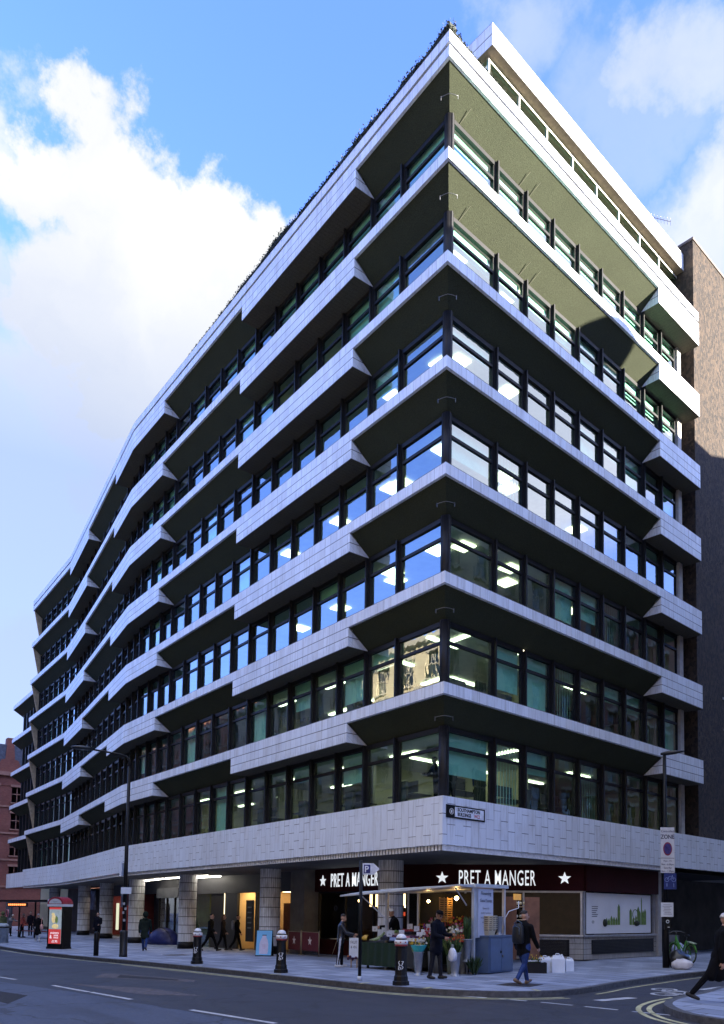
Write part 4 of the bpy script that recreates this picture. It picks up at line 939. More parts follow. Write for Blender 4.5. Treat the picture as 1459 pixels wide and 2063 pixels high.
# unseen rear wall added to shade the far brick building, recess under the tower
mb=MB(); strip(mb,17,70,16,-.4,16,29.05); mb.build('rear_wall',CONC,bld)
mb=MB(); strip(mb,-45,-14.05,3.2,-.1,3.2,5.2); mb.build('recess_wall',mat('tower_recess',(.045,.042,.036),.8,.5,1.),tower)
mb=MB(); q=[P(-14.05,.7,-.1),P(-14.05,3.2,-.1),P(-14.05,3.2,3.6),P(-14.05,.7,3.6)]; mb.face(q); mb.build('side_wall',mat('yellow_wall',(.20,.17,.08),.8,.3),tower)
mb=MB(); strip(mb,-45,-22.,.05,5.2,.05,3.5); strip(mb,-45,-22,3.2,3.5,.05,3.5); mb.build('lintel',CONC,tower)
mb=MB(); strip(mb,-22,-14.05,3.2,3.5,.1,3.5); mb.build('recess_ceiling',DARK,tower)
for s in (-16.9,-18.2):
    mb=MB(); q=P(s,3.1,1.75); mb.obox(q,dr*.3,nr*.02,(0,0,.12)); g_=thing('exit_sign','small green emergency exit sign on the dark wall behind the bicycle','sign',(0,0,0),0,'exit signs in the dark recess'); mb.build('sign_board',mat('exit_green',(.01,.16,.08),.5),g_)
    mb=MB(); mb.obox(q+nr*.03,dr*.1,nr*.005,(0,0,.05)); mb.build('arrow',mat('exit_white',(.4,.6,.5),.5),g_)
mb=MB(); q=P(-15.6,2.9,2.9); mb.obox(q,dr*.5,nr*.1,(0,0,.42)); tag(mb.build('wall_cabinet',MC['yellow_wall']),'yellowish box fixed high on the wall behind the zone sign','cabinet')
# street name plate
sn=thing('street_sign','white street name plate with black border on the corner of the tiled band','sign')
def pl(u,z,o): q=P(-u,-o); return Vector((q.x,q.y,z))
mb=MB(); mb.obox(pl(1.02,4.73,.015),dr*.88,nr*.012,(0,0,.195)); mb.build('backing',BLK,sn)
mb=MB(); mb.obox(pl(1.17,4.73,.03),dr*.66,nr*.006,(0,0,.15)); mb.build('plate',mat('plate_white',(.72,.75,.80),.4),sn)
text('SOUTHAMPTON',.15,BLK,sn,'lettering',pl(.62,4.755,.038),dr,(0,0,1),.92,.003,bold=.004)
text('BUILDINGS',.15,BLK,sn,'lettering',pl(.62,4.615,.038),dr,(0,0,1),.82,.003,bold=.004)
text('WC2',.15,mat('sign_red',(.45,.06,.06),.5),sn,'postcode',pl(1.38,4.615,.038),dr,(0,0,1),.8,.003,bold=.002)
mb=MB(); c=pl(.36,4.73,.034); mb.tube([c+dr*.085*cos(2*pi*j/14)+Vector((0,0,.085*sin(2*pi*j/14))) for j in range(14)],.010,5,closed=True); mb.obox(c,dr*.03,nr*.004,(0,0,.045)); mb.build('crest',mat('crest_white',(.7,.7,.7),.5),sn)
# ------------------------------------------------------------------ street furniture and stalls
def gp(x,y,z=0.): return Vector((x,y,gz(x)+z))
WHT=mat('white_plastic',(.62,.66,.72),.5,.08,3.); SILV=mat('galvanised_steel',(.30,.32,.36),.45,.2,4.,metal=.5)
BOLW=mat('bollard_white',(.68,.69,.70),.5,.12,8.,dirt=.3); BOLR=mat('bollard_red',(.25,.03,.035),.5,.2)
# cast-iron bollards with white cap, red rim and a small white dragon badge
def bollard(loc,label):
    t=thing('bollard',label,'bollard',loc,0,'black bollards along the kerb')
    mb=MB(); mb.lathe([(.20,0),(.20,.09),(.17,.11),(.165,.20),(.145,.24),(.135,.55),(.13,.86),(.145,.88),(.145,.90)],n=10,sm=False); mb.build('post',BLK,t)
    mb=MB(); mb.lathe([(.137,.245),(.139,.25),(.139,.28),(.136,.285)],n=10); mb.build('rim',BOLR,t)
    mb=MB(); mb.lathe([(.15,.90),(.155,.92),(.15,.94)],n=12); mb.build('rim',BOLR,t)
    mb=MB(); mb.lathe([(.145,.94),(.16,.955),(.16,1.03),(.135,1.045)],n=12); c=mb.build('collar',BOLW,t)
    mb=MB(); 
    for j in range(8):
        a=2*pi*j/8; mb.obox((.158*cos(a),.158*sin(a),.99),(-sin(a)*.018,cos(a)*.018,0),(cos(a)*.004,sin(a)*.004,0),(0,0,.014))
    mb.build('collar_mark',BOLR,c)
    mb=MB(); mb.lathe([(.132,1.045),(.13,1.06),(.132,1.075)],n=12); mb.build('neck',BLK,t)
    mb=MB(); mb.lathe([(.125,1.075),(.12,1.10),(.10,1.145),(.06,1.175),(.01,1.185)],n=12); mb.build('cap',BOLW,t)
    mb=MB(); a0=-.75
    def pt(u,v): a=a0+u/.14; return Vector((.143*cos(a),.143*sin(a),v))
    def stroke(pts,w):
        for p,q in zip(pts,pts[1:]): mb.bar(pt(*p),pt(*q),w,.012)
    stroke([(-.05,.42),(-.02,.47),(.02,.46),(.05,.50)],.03); stroke([(-.02,.47),(-.05,.53),(-.02,.56)],.028); stroke([(.02,.46),(.06,.42),(.04,.38)],.022)
    stroke([(-.03,.43),(-.05,.37),(-.02,.36)],.022); stroke([(.03,.49),(.07,.55),(.02,.55)],.024); stroke([(0,.42),(.01,.36)],.02)
    mb.build('dragon_badge',BOLW,t); return t
b0=bollard(gp(3.16,-4.04),'black bollard with white cap standing in front of the fruit stall counter')
dup(b0,gp(-1.88,-4.27),.1,'black bollard with white cap between the blue board and the puffer jacket shopper')
dup(b0,gp(-7.63,-4.12),-.1,'black bollard with white cap in front of the column left of the blue board')
t=thing('bollard','plain thin black bollard without a white cap near the advertising kiosk','bollard',gp(-15.8,-4.75))
mb=MB(); mb.lathe([(.10,0),(.10,.9),(.085,.95),(.03,.98)],n=12); mb.build('post',BLK,t)
# lamp post with long curved arm
lp=thing('street_lamp','tall black street lamp with curved arm over the road, left of the arcade','street lamp',gp(-14.2,-4.22))
mb=MB(); mb.lathe([(.16,0),(.16,.1),(.15,.12),(.15,.95),(.155,1.0),(.11,1.05)],n=14); mb.build('base',mat('lamp_base',(.012,.013,.015),.5,.3,5.),lp)
mb=MB(); mb.tube([(0,0,1.),(0,0,4.),(0,0,7.6)],[.082,.075,.06],12); mb.build('column',BLK,lp)
arm_d=Vector((-.30,-.95,0)).normalized()
mb=MB(); mb.tube([(0,0,7.55),(0,0,7.85),tuple(arm_d*.12+Vector((0,0,8.0))),tuple(arm_d*.35+Vector((0,0,8.06))),tuple(arm_d*1.5+Vector((0,0,8.18)))],[.06,.05,.045,.04,.035],10); mb.build('arm',BLK,lp)
mb=MB(); sd_=Vector((-arm_d.y,arm_d.x,0)); c=arm_d*1.75+Vector((0,0,8.2)); rings=[]
for f,w,hh in ((-.42,.05,.04),(-.25,.13,.07),(0,.19,.09),(.25,.17,.07),(.42,.08,.03)):
    rings.append([c+arm_d*f+sd_*w*cos(a)+Vector((0,0,hh*sin(a))) for a in [2*pi*j/12 for j in range(12)]])
mb.ring(rings); hd_=mb.build('lantern',mat('lantern_grey',(.015,.017,.02),.35,.2),lp)
mb=MB(); mb.ball(c+Vector((0,0,-.06)),.1,10,6,0,(1,1,.4)); mb.build('lens',mat('lamp_lens',(.4,.42,.45),.2),hd_)
mb=MB(); mb.obox((-.1,-.12,3.45),(.09,-.09,0),(.03,.03,0),(0,0,.27)); mb.build('control_box',WHT,lp)
mb=MB(); mb.obox((.1,.0,2.62),(.13,.16,0),(.006,-.005,0),(0,0,.13)); mb.build('notice',WHT,lp)
mb=MB()
for z,a in ((2.1,.3),(1.9,1.),(1.75,.1),(1.45,.6)): mb.obox((.095*cos(a-1.),.095*sin(a-1.),z),(.03,.03,0),(.004,-.004,0),(0,0,.05))
mb.build('sticker',mat('old_sticker',(.30,.30,.32),.7,.5,20.),lp)
# tall lamp column on the side street carrying the zone sign
zp=thing('street_lamp','black lamp column by the side street carrying parking and cycle route signs','street lamp',gp(2.87,7.14))
mb=MB(); mb.lathe([(.11,0),(.11,1.45),(.075,1.52)],n=14); mb.build('base',BLK,zp)
mb=MB(); mb.tube([(0,0,1.4),(0,0,4.),(0,0,6.95)],[.075,.07,.055],10); mb.build('column',BLK,zp)
mb=MB(); vx=Vector((.84,.54,0)); rings=[]
for f,w,hh in ((-.12,.05,.04),(.1,.10,.07),(.35,.09,.06),(.62,.03,.02)):
    cc=vx*f+Vector((0,0,6.98+f*.08)); rings.append([cc+Vector((-vx.y,vx.x,0))*w*cos(a)+Vector((0,0,hh*sin(a))) for a in [2*pi*j/10 for j in range(10)]])
mb.ring(rings); mb.build('lantern',MC['lantern_grey'],zp)
rx=rt; fx=Vector((rt.y,-rt.x,0))   # signs face the camera side
def zl(u,z,o=.09): return rx*u+fx*o+Vector((0,0,z))
zs=thing('parking_sign','white controlled zone sign with red ringed blue disc on the lamp column','sign',gp(2.87,7.14))
mb=MB(); mb.obox(zl(.05,3.80,.09),rx*.225,fx*.008,(0,0,.74)); mb.build('plate',mat('sign_white',(.55,.57,.62),.45,.08),zs)
mb=MB(); mb.prism([(.145*cos(2*pi*j/24),.22*sin(2*pi*j/24)) for j in range(24)],zl(.05,3.84,.102),rx,(0,0,1),fx*.004); mb.build('red_ring',mat('sign_red_ring',(.22,.02,.05),.5),zs)
mb=MB(); mb.prism([(.115*cos(2*pi*j/24),.175*sin(2*pi*j/24)) for j in range(24)],zl(.05,3.84,.108),rx,(0,0,1),fx*.004); mb.bar(zl(-.03,3.97,.115),zl(.13,3.71,.115),.035,.006); mb.build('blue_disc',mat('sign_blue_disc',(.04,.03,.16),.5),zs)
INK=mat('sign_ink',(.02,.022,.06),.6)
text('Controlled',.105,INK,zs,'lettering',zl(.05,4.38,.10),rx,(0,0,1),.9,.002,'CENTER'); text('ZONE',.19,INK,zs,'lettering',zl(.05,4.17,.10),rx,(0,0,1),.85,.002,'CENTER',.004)
mb=MB(); mb.obox(zl(.05,3.54,.10),rx*.215,fx*.002,(0,0,.008)); mb.build('divider',INK,zs)
for j,tx in enumerate(('Mon - Fri','8am - 6.30pm','Saturday','8am - 1.30pm')): text(tx,.085,INK,zs,'lettering',zl(.05,3.42-j*.11,.10),rx,(0,0,1),.85,.002,'CENTER')
cs=thing('cycle_sign','small dark blue cycle route sign below the controlled zone sign','sign',gp(2.87,7.14))
mb=MB(); mb.obox(zl(.13,2.79,.09),rx*.2,fx*.008,(0,0,.26)); mb.build('plate',mat('sign_navy',(.015,.03,.16),.45,.15),cs)
mb=MB()
for u in (.02,.24): mb.tube([zl(u+.065*cos(2*pi*j/12),2.84+.065*sin(2*pi*j/12),.102) for j in range(12)],.010,4,closed=True)
mb.bar(zl(.02,2.84,.102),zl(.10,2.95,.102),.015); mb.bar(zl(.10,2.95,.102),zl(.20,2.95,.102),.015); mb.bar(zl(.12,2.84,.102),zl(.20,2.95,.102),.015); mb.bar(zl(.24,2.84,.102),zl(.19,2.99,.102),.015); mb.bar(zl(.02,2.62,.102),zl(.02,2.72,.102),.02); mb.bar(zl(.24,2.6,.102),zl(.24,2.72,.102),.02)
mb.build('cycle_symbol',mat('sign_pale_blue',(.18,.25,.5),.5),cs)
nt=thing('paper_notice','crumpled white paper notice tied to the side street lamp column','notice',gp(2.87,7.14))
mb=MB(); mb.obox(zl(.02,1.87,.10),rx*.2,fx*.006,(0,0,.23)); mb.build('paper',WHT,nt)
mb=MB()
for j in range(7): mb.obox(zl(.02+rnd.uniform(-.02,.02),2.03-j*.05,.109),rx*rnd.uniform(.1,.15),fx*.001,(0,0,.008))
mb.build('print',mat('notice_ink',(.25,.25,.32),.7),nt)
cb=thing('crossing_button_box','black push button box on the side street lamp column','push button',gp(2.87,7.14))
mb=MB(); mb.obox(zl(0,1.42,.14),rx*.1,fx*.06,(0,0,.19)); mb.build('case',BLK,cb); mb=MB(); mb.tube([zl(-.0+.045*cos(2*pi*j/12),1.49+.045*sin(2*pi*j/12),.205) for j in range(12)],.012,5,closed=True); mb.obox(zl(.03,1.31,.205),rx*.03,fx*.003,(0,0,.012)); mb.build('button_ring',WHT,cb)
# parking direction sign on a thin post by the kerb
ps=thing('direction_sign','thin black post with white parking arrow sign pointing right','sign',gp(1.64,-4.12))
mb=MB(); mb.tube([(0,0,.1),(0,0,2.95)],.042,10); mb.build('post',BLK,ps); mb=MB(); mb.lathe([(.055,0),(.055,.10),(.045,.11)],n=10); mb.build('foot',WHT,ps)
mb=MB(); mb.prism([(0,0),(.27,0),(.42,.14),(.27,.28),(0,.28)],rx*.04+fx*.05+Vector((0,0,2.60)),rx,(0,0,1),fx*.012); ar=mb.build('arrow_plate',mat('arrow_white',(.58,.62,.70),.45),ps)
mb=MB(); mb.obox(rx*.15+fx*.066+Vector((0,0,2.74)),rx*.08,fx*.003,(0,0,.105)); mb.build('blue_square',mat('sign_blue',(.01,.02,.14),.45),ar); text('P',.22,WHT,ar,'letter',rx*.085+fx*.072+Vector((0,0,2.66)),rx,(0,0,1),.95,.002,bold=.004)
# advertising kiosk with red arched top
kx=thing('advertising_kiosk','tall black advertising kiosk with red arched top and sandwich poster','kiosk',gp(-24.6,-3.7),atan2(.46,.885)+.0)
# local x = along the poster face, -y = out of the poster
mb=MB(); mb.box((-.52,-.30,0),(.52,.30,.10)); mb.box((-.50,-.28,.10),(-.42,.28,2.1)); mb.box((.42,-.28,.10),(.50,.28,2.1)); mb.box((-.42,-.26,.1),(.42,.26,.22)); mb.box((-.42,.1,.22),(.42,.26,2.1)); mb.build('cabinet',BLK,kx)
arcp=[(-.53,0)]+[(.53*cos(a),.36*sin(a)) for a in [pi-pi*j/14 for j in range(15)]]+[(.53,0)]
mb=MB(); mb.prism(arcp[::-1],(0,-.31,2.22),(1,0,0),(0,0,1),(0,.62,0)); mb.build('arched_top',mat('kiosk_red',(.28,.022,.04),.4,.15),kx)
mb=MB(); mb.prism([(.42*cos(a),.24*sin(a)) for a in [pi*j/14 for j in range(15)]],(0,-.315,2.25),(1,0,0),(0,0,1),(0,-.004,0)); mb.build('top_panel',mat('kiosk_cream',(.55,.56,.58),.4,.06),kx)
mb=MB(); mb.box((-.53,-.315,2.1),(.53,.31,2.22)); mb.build('white_band',mat('kiosk_white',(.62,.62,.64),.4,.06),kx)
text('telephone',.07,MC['print_grey'],kx,'small_lettering',(0,-.322,2.32),(1,0,0),(0,0,1),1.,.001,'CENTER')
po2=MB(); po2.box((-.40,-.285,.26),(.40,-.25,2.06)); pst=po2.build('poster',mat('poster_grey',(.22,.26,.28),.35,.5,2.2,emit=(.5,.6,.65),es=.05),kx)
mb=MB(); mb.box((-.40,-.292,.26),(.40,-.286,.98)); mb.box((-.40,-.292,1.96),(.40,-.286,2.06)); mb.build('red_panel',mat('poster_red',(.42,.035,.04),.4,.08,emit=(1,.1,.1),es=.05),pst)
mb=MB(); BUN=mat('poster_food',(.62,.46,.20),.5,.4,7.,emit=(1,.8,.4),es=.06)
mb.ball((.02,-.29,1.12),.22,12,8,0,(1,.06,.55)); mb.ball((-.10,-.29,1.5),.15,12,8,0,(.9,.06,1.5)); mb.ball((-.14,-.29,1.72),.10,10,6,0,(1.1,.06,.7)); mb.build('sandwich',BUN,pst)
mb=MB(); mb.ball((.10,-.295,1.45),.12,10,6,0,(.8,.06,1.5)); mb.build('salad',mat('poster_salad',(.34,.46,.12),.5,.4,12.),pst)
text('SANDWICH',.135,WHITEL,pst,'lettering',(0,-.294,.74),(1,0,0),(0,0,1),.8,.001,'CENTER'); text('&',.26,WHITEL,pst,'lettering',(-.25,-.294,.52),(1,0,0),(0,0,1),.9,.001,'CENTER'); text('DRINK',.11,WHITEL,pst,'lettering',(.10,-.294,.63),(1,0,0),(0,0,1),.9,.001,'CENTER'); text('SNACK',.11,WHITEL,pst,'lettering',(.10,-.294,.52),(1,0,0),(0,0,1),.9,.001,'CENTER'); text('£3.95',.17,WHITEL,pst,'price',(.02,-.294,.32),(1,0,0),(0,0,1),1.,.001,'CENTER')
mb=MB(); mb.obox((-.55,-.1,2.3),(.0,.16,0),(.02,0,0),(0,0,.16)); mb.build('side_disc',WHT,kx)
# bus shelter
bs=thing('bus_shelter','dark bus shelter with flat roof and orange display at the far left','bus shelter',gp(-40.5,-.9),.25)
mb=MB(); mb.box((-3.2,-.7,2.45),(3.4,.8,2.58)); mb.build('roof',BLK,bs)
for x in (-3.,-.9,1.2,3.2): mb=MB(); mb.box((x-.04,.6,0),(x+.04,.68,2.45)); mb.build('post',BLK,bs)
mb=MB(); mb.box((3.24,-.5,.0),(3.32,.6,2.4)); mb.build('end_panel',mat('shelter_panel',(.03,.03,.035),.3),bs)
mb=MB(); mb.face([(-3,.64,.3),(3.2,.64,.3),(3.2,.64,2.3),(-3,.64,2.3)]); mb.build('glass_panel',GLASS2,bs)
mb=MB(); mb.box((-1.9,-.78,2.12),(.6,-.70,2.40)); ds=mb.build('display',BLK,bs); mb=MB()
for j in range(9): mb.box((-1.8+j*.26,-.79,2.2),(-1.8+j*.26+.17,-.782,2.32))
mb.build('orange_text',emat('led_orange',(1.,.28,.08),.35),ds)
mb=MB(); mb.box((-2.6,.25,.45),(2.4,.5,.5)); mb.build('bench',mat('bench_red',(.2,.03,.03),.5),bs)
# round traffic signs at the far left
for x,y,z,r,lb,nm in ((-54.,.6,1.62,.33,'round white warning disc with a dark figure on a dark board, far left','sign_disc'),):
    t=thing('no_entry_sign',lb,'sign',gp(x,y)); mb=MB(); mb.box((-.9,.05,.0),(.9,.15,2.6)); mb.build('board',MC['dark_fascia'],t)
    mb=MB(); mb.prism([(r*cos(2*pi*j/20),r*sin(2*pi*j/20)) for j in range(20)],(0,0,z),(1,0,0),(0,0,1),(0,.03,0)); mb.build(nm,mat('disc_white',(.55,.5,.52),.5),t)
    mb=MB(); mb.tube([(r*.92*cos(2*pi*j/20),-.02,z+r*.92*sin(2*pi*j/20)) for j in range(20)],.035,5,closed=True); mb.build('ring',mat('disc_red',(.4,.05,.05),.5),t)
    mb=MB(); mb.prism([(-.14,-.2),(.14,-.2),(.06,.16),(-.06,.16)],(0,-.03,z),(1,0,0),(0,0,1),(0,-.01,0)); mb.build('figure',BLK,t)
t=thing('no_entry_sign','round red ringed white sign on a post cut by the left edge of the picture','sign',gp(-43.5,-3.4)); mb=MB(); mb.tube([(0,0,0),(0,0,3.1)],.04,8); mb.build('post',BLK,t)
mb=MB(); mb.prism([(.3*cos(2*pi*j/20),.3*sin(2*pi*j/20)) for j in range(20)],rx*-.1+Vector((0,-.06,2.75)),rx,(0,0,1),fx*.02); mb.build('disc',MC['disc_white'],t); mb=MB(); mb.tube([rx*(-.1+.28*cos(2*pi*j/20))+Vector((0,-.09,2.75+.28*sin(2*pi*j/20))) for j in range(20)],.035,5,closed=True); mb.build('ring',MC['disc_red'],t)
t=thing('litter_bin','pale grey litter bin cut by the left edge of the picture','bin',gp(-33.6,-4.25)); mb=MB(); mb.lathe([(.30,0),(.30,.9),(.33,.92),(.33,1.0),(.2,1.12)],n=16); mb.build('bin_body',mat('bin_grey',(.28,.32,.36),.5),t); mb=MB(); mb.lathe([(.34,.86),(.345,.9),(.34,.94)],n=16); mb.build('band',BLK,t)
# blue tent under the arcade
tn=thing('tent','small dark blue dome tent pitched under the arcade between two columns','tent',gp(-27.9,3.05),.15)
mb=MB(); rings=[]
for i in range(9):
    u=-1+2*i/8; hh=.98*sqrt(max(.02,1-u*u*.97)); rr=.75*sqrt(max(.04,1-u*u*.9)); rings.append([Vector((u*1.25,rr*cos(a),hh*(sin(a)**.8 if sin(a)>0 else 0))) for a in [pi*j/10 for j in range(11)]])
mb.ring(rings); mb.build('tent_skin',mat('tent_blue',(.010,.016,.12),.5,.3,3.,bump=.3,bscale=9),tn)
mb=MB(); mb.tube([(-1.2*cos(a),-.15-.5*sin(a)*.3,.99*sin(a)) for a in [pi*j/12 for j in range(13)]],.012,5); mb.build('pole',BLK,tn)
# blue A-board with a bottle
ab=thing('a_board','blue pavement advertising board with a pink bottle picture','a-board',gp(-11.6,.62),atan2(.80,.60)-.05)
mb=MB(); mb.hexa([(-.33,-.28,0),(.33,-.28,0),(.33,-.24,0),(-.33,-.24,0)],[(-.33,-.03,1.06),(.33,-.03,1.06),(.33,.0,1.06),(-.33,.0,1.06)]); mb.build('front_frame',BLK,ab)
mb=MB(); mb.hexa([(-.33,.24,0),(.33,.24,0),(.33,.28,0),(-.33,.28,0)],[(-.33,.0,1.05),(.33,.0,1.05),(.33,.03,1.05),(-.33,.03,1.05)]); mb.build('back_frame',BLK,ab)
def abp(u,v,o): f=v/1.06; return Vector((u,-.28+.25*f-o,v))
mb=MB(); mb.face([abp(-.31,.05,.006),abp(.31,.05,.006),abp(.31,1.04,.006),abp(-.31,1.04,.006)]); pb_=mb.build('poster',mat('poster_sky',(.14,.42,.70),.4,.12,1.2),ab)
bo=[(-.16,.1),(.16,.1),(.18,.2),(.18,.5),(.14,.66),(.08,.78),(.07,.84),(-.07,.84),(-.08,.78),(-.14,.66),(-.18,.5),(-.18,.2)]
mb=MB(); mb.face([abp(u,v,.010) for u,v in bo]); mb.build('bottle',mat('bottle_pink',(.50,.48,.62),.4,.08),pb_)
mb=MB(); mb.face([abp(-.09,.84,.012),abp(.09,.84,.012),abp(.09,.87,.012),abp(-.09,.87,.012)]); mb.build('bottle_cap',BLK,pb_)
mb=MB()
for j in range(4): mb.face([abp(-.07,.46-.05*j,.013),abp(.07,.46-.05*j,.013),abp(.07,.475-.05*j,.013),abp(-.07,.475-.05*j,.013)])
mb.build('bottle_label',mat('label_pink',(.42,.30,.42),.5),pb_)
# cafe barriers
CANV=mat('barrier_canvas',(.10,.010,.014),.7,.2,2.); POSTM=mat('barrier_post',(.30,.25,.17),.4,.2,metal=.5)
def barrier(a,b,label):
    a=gp(*a); b=gp(*b); d=(b-a); L=d.length; t=thing('cafe_barrier',label,'barrier',a,atan2(d.y,d.x),'maroon cafe barriers')
    mb=MB(); mb.box((.06,-.008,.22),(L-.06,.008,.98)); c=mb.build('canvas',CANV,t)
    mb=MB(); star(mb,(L*.5,-.012,.62),Vector((1,0,0)),Vector((0,0,1)),Vector((0,-.004,0)),.20); mb.build('star',mat('star_pale',(.58,.52,.52),.6),c)
    for x in (0,L):
        mb=MB(); mb.tube([(x,0,.02),(x,0,1.06)],.022,8); mb.lathe([(.14,0),(.14,.015),(.03,.03)],(x,0,0),12); mb.build('post',POSTM,t)
    mb=MB(); mb.tube([(0,0,.99),(L,0,.99)],.012,6); mb.build('rail',POSTM,t)
barrier((-13.0,2.55),(-11.55,2.3),'maroon cafe barrier with a pale star, partly behind the bollard')
barrier((-11.45,2.28),(-9.75,2.05),'maroon cafe barrier with a bright star, right of the other barrier')
t=thing('cafe_table','small metal cafe table behind the maroon barrier','table',gp(-8.9,2.4)); mb=MB(); mb.lathe([(.32,.72),(.32,.75)],n=16); mb.build('tabletop',POSTM,t)
for a in (0,2.1,4.2): mb=MB(); mb.tube([(.03*cos(a),.03*sin(a),.72),(.26*cos(a),.26*sin(a),0)],.014,6); mb.build('leg',POSTM,t)
# ---------------------------------------------------------------- flower and fruit stall
wv=Vector((-.97,-.24,0)); dv=Vector((-.235,.972,0))     # along the stall to the left, and back
O=Vector((1.6,-.24,0))
def st(a,b,z): q=O+wv*a+dv*b; return Vector((q.x,q.y,z+gz(q.x)))
stall=thing('flower_stall','open fronted market stall with pale metal awning and dark interior at the corner','market stall')
PALE=mat('stall_metal',(.50,.53,.57),.45,.15,3.,metal=.3)
for a,b in ((0,0),(0,1.65),(3.1,.05),(3.1,1.65)):
    mb=MB(); mb.obox((st(a,b,0)+st(a,b,2.4))/2,wv*.04,dv*.04,(0,0,1.2)); mb.build('post',PALE,stall)
mb=MB(); a=[st(-.1,-.05,2.40),st(-.1,1.75,2.42),st(3.3,1.75,2.32),st(3.3,-.05,2.30)]; mb.hexa(a[::-1],[p+Vector((0,0,.10)) for p in a][::-1]); mb.build('roof',PALE,stall)
mb=MB(); a=[st(-.02,-.06,2.40),st(3.9,-.06,2.30),st(4.1,-.95,2.16),st(-.02,-.7,2.42)]; mb.hexa(a,[p+Vector((0,0,.05)) for p in a]); mb.build('awning_flap',PALE,stall)
mb=MB(); mb.bar(st(3.1,.0,1.5),st(3.6,-.6,2.22),.03); mb.bar(st(.2,-.05,1.9),st(.2,-.6,2.36),.03); mb.build('strut',PALE,stall)
mb=MB(); mb.obox((st(.0,1.7,0)+st(3.1,1.7,2.3))/2,wv*1.55,dv*.03,(0,0,1.15)); mb.build('back_panel',mat('stall_back',(.014,.012,.008),.8,.5,4.),stall)
mb=MB(); mb.obox((st(0,.42,1.0)+st(0,.42,2.38))/2,dv*.36,wv*.02,(0,0,.69)); mb.build('end_panel',PALE,stall)
banner=thing('banner','white stall banner with dark script lettering facing the side street','banner')
nb=-wv; mb=MB(); mb.obox(st(-.035,.58,1.70),dv*.40,wv*.006,(0,0,.68)); mb.build('sheet',mat('banner_white',(.50,.53,.62),.6,.06),banner)
BI=mat('banner_ink',(.035,.04,.06),.6); BG=mat('banner_grey',(.22,.23,.28),.6)
for j,(tx,sz,m_) in enumerate((('Flowering',.15,BI),('Good Scents',.135,BI),('Flowers for',.085,BG),('weekly contracts,',.085,BG),('bouquets, events,',.085,BG),('weddings etc',.085,BG))):
    text(tx,sz,m_,banner,'lettering',st(-.05,.58,(2.20,2.0,1.80,1.67,1.54,1.41)[j]),dv,(0,0,1),.9,.001,'CENTER')
mb=MB(); mb.ball(st(1.1,.8,2.12),.06,10,6); mb.build('bulb',emat('stall_bulb',(1.,.62,.22),9.),stall)
mb=MB(); mb.ball(st(2.4,1.2,2.05),.045,10,6); mb.build('bulb',MC['stall_bulb'],stall)
mb=MB(); mb.obox(st(.38,1.1,2.12),wv*.22,dv*.03,(0,0,.16)); mb.obox(st(-.25,2.0,2.18),dv*.2,wv*.02,(0,0,.09)); mb.build('lamplit_board',mat('lamplit_amber',(.55,.27,.05),.6,.3,4.,emit=(1,.5,.1),es=.04),stall)  # lamp glow on the panel is put in as amber colour and emission
t=thing('crate_rack','tall stack of amber slatted trays hanging inside the flower stall','rack'); mb=MB()
for j in range(11): mb.obox(st(1.55,.9,1.44+j*.066),wv*.15,dv*.13,(0,0,.02)); 
mb.build('tray',mat('amber_tray',(.55,.30,.10),.6,.2),t)
mb=MB()
for a,b in ((-.14,-.12),(.14,-.12),(.14,.12),(-.14,.12)): mb.obox(st(1.55+a,.9+b,1.78),wv*.012,dv*.012,(0,0,.37))
mb.build('corner_rod',MC['amber_tray'],t)
# plant helpers
GREEN=[mat('leaf_dark',(.025,.05,.018),.55,.5,15.),mat('leaf_mid',(.05,.10,.03),.5,.5,15.),mat('leaf_pale',(.16,.22,.07),.5,.4,15.)]
PET={n:mat('petal_'+n,c,.6,.25,20.) for n,c in dict(white=(.62,.62,.58),red=(.38,.02,.02),orange=(.48,.12,.02),pink=(.50,.12,.24),purple=(.12,.03,.17),yellow=(.55,.38,.04),cream=(.55,.50,.35),plum=(.07,.015,.045)).items()}
r5=random.Random(11)
def blade(mb,b,tip,w,m=0):
    b=Vector(b); tip=Vector(tip); s_=(tip-b).cross(Vector((r5.gauss(0,1),r5.gauss(0,1),.3))).normalized()*w; mid=b.lerp(tip,.5)+Vector((0,0,.04))
    mb.face([b-s_*.3,mid-s_,tip,mid+s_,b+s_*.3],m)
def bouquet(name,label,c,h,spread,n,cols,leafm=(0,1),cat='flowers',group=None,leaf_w=.03,bl=.035):
    mb=MB(); c=Vector(c); mats=[GREEN[i] for i in leafm]+[PET[k] for k in cols]; nl=len(leafm)
    for _ in range(n):
        a=r5.uniform(0,2*pi); s_=spread*sqrt(r5.random()); tip=c+Vector((s_*cos(a),s_*sin(a),h*r5.uniform(.55,1.)))
        b=c+Vector((s_*.2*cos(a),s_*.2*sin(a),r5.uniform(-.05,.1*h))); blade(mb,b,tip,leaf_w*r5.uniform(.5,1.2),r5.randrange(nl))
    if cols:
        for _ in range(n//3):
            a=r5.uniform(0,2*pi); s_=spread*sqrt(r5.random()); q=c+Vector((s_*cos(a),s_*sin(a),h*r5.uniform(.7,1.08))); m=nl+r5.randrange(len(cols))
            for k in range(6): blade(mb,q,q+Vector((r5.gauss(0,1),r5.gauss(0,1),abs(r5.gauss(0,.8)))).normalized()*bl*r5.uniform(.7,1.3),bl*.45,m)
    return tag(mb.build(name,mats),label,cat,group)
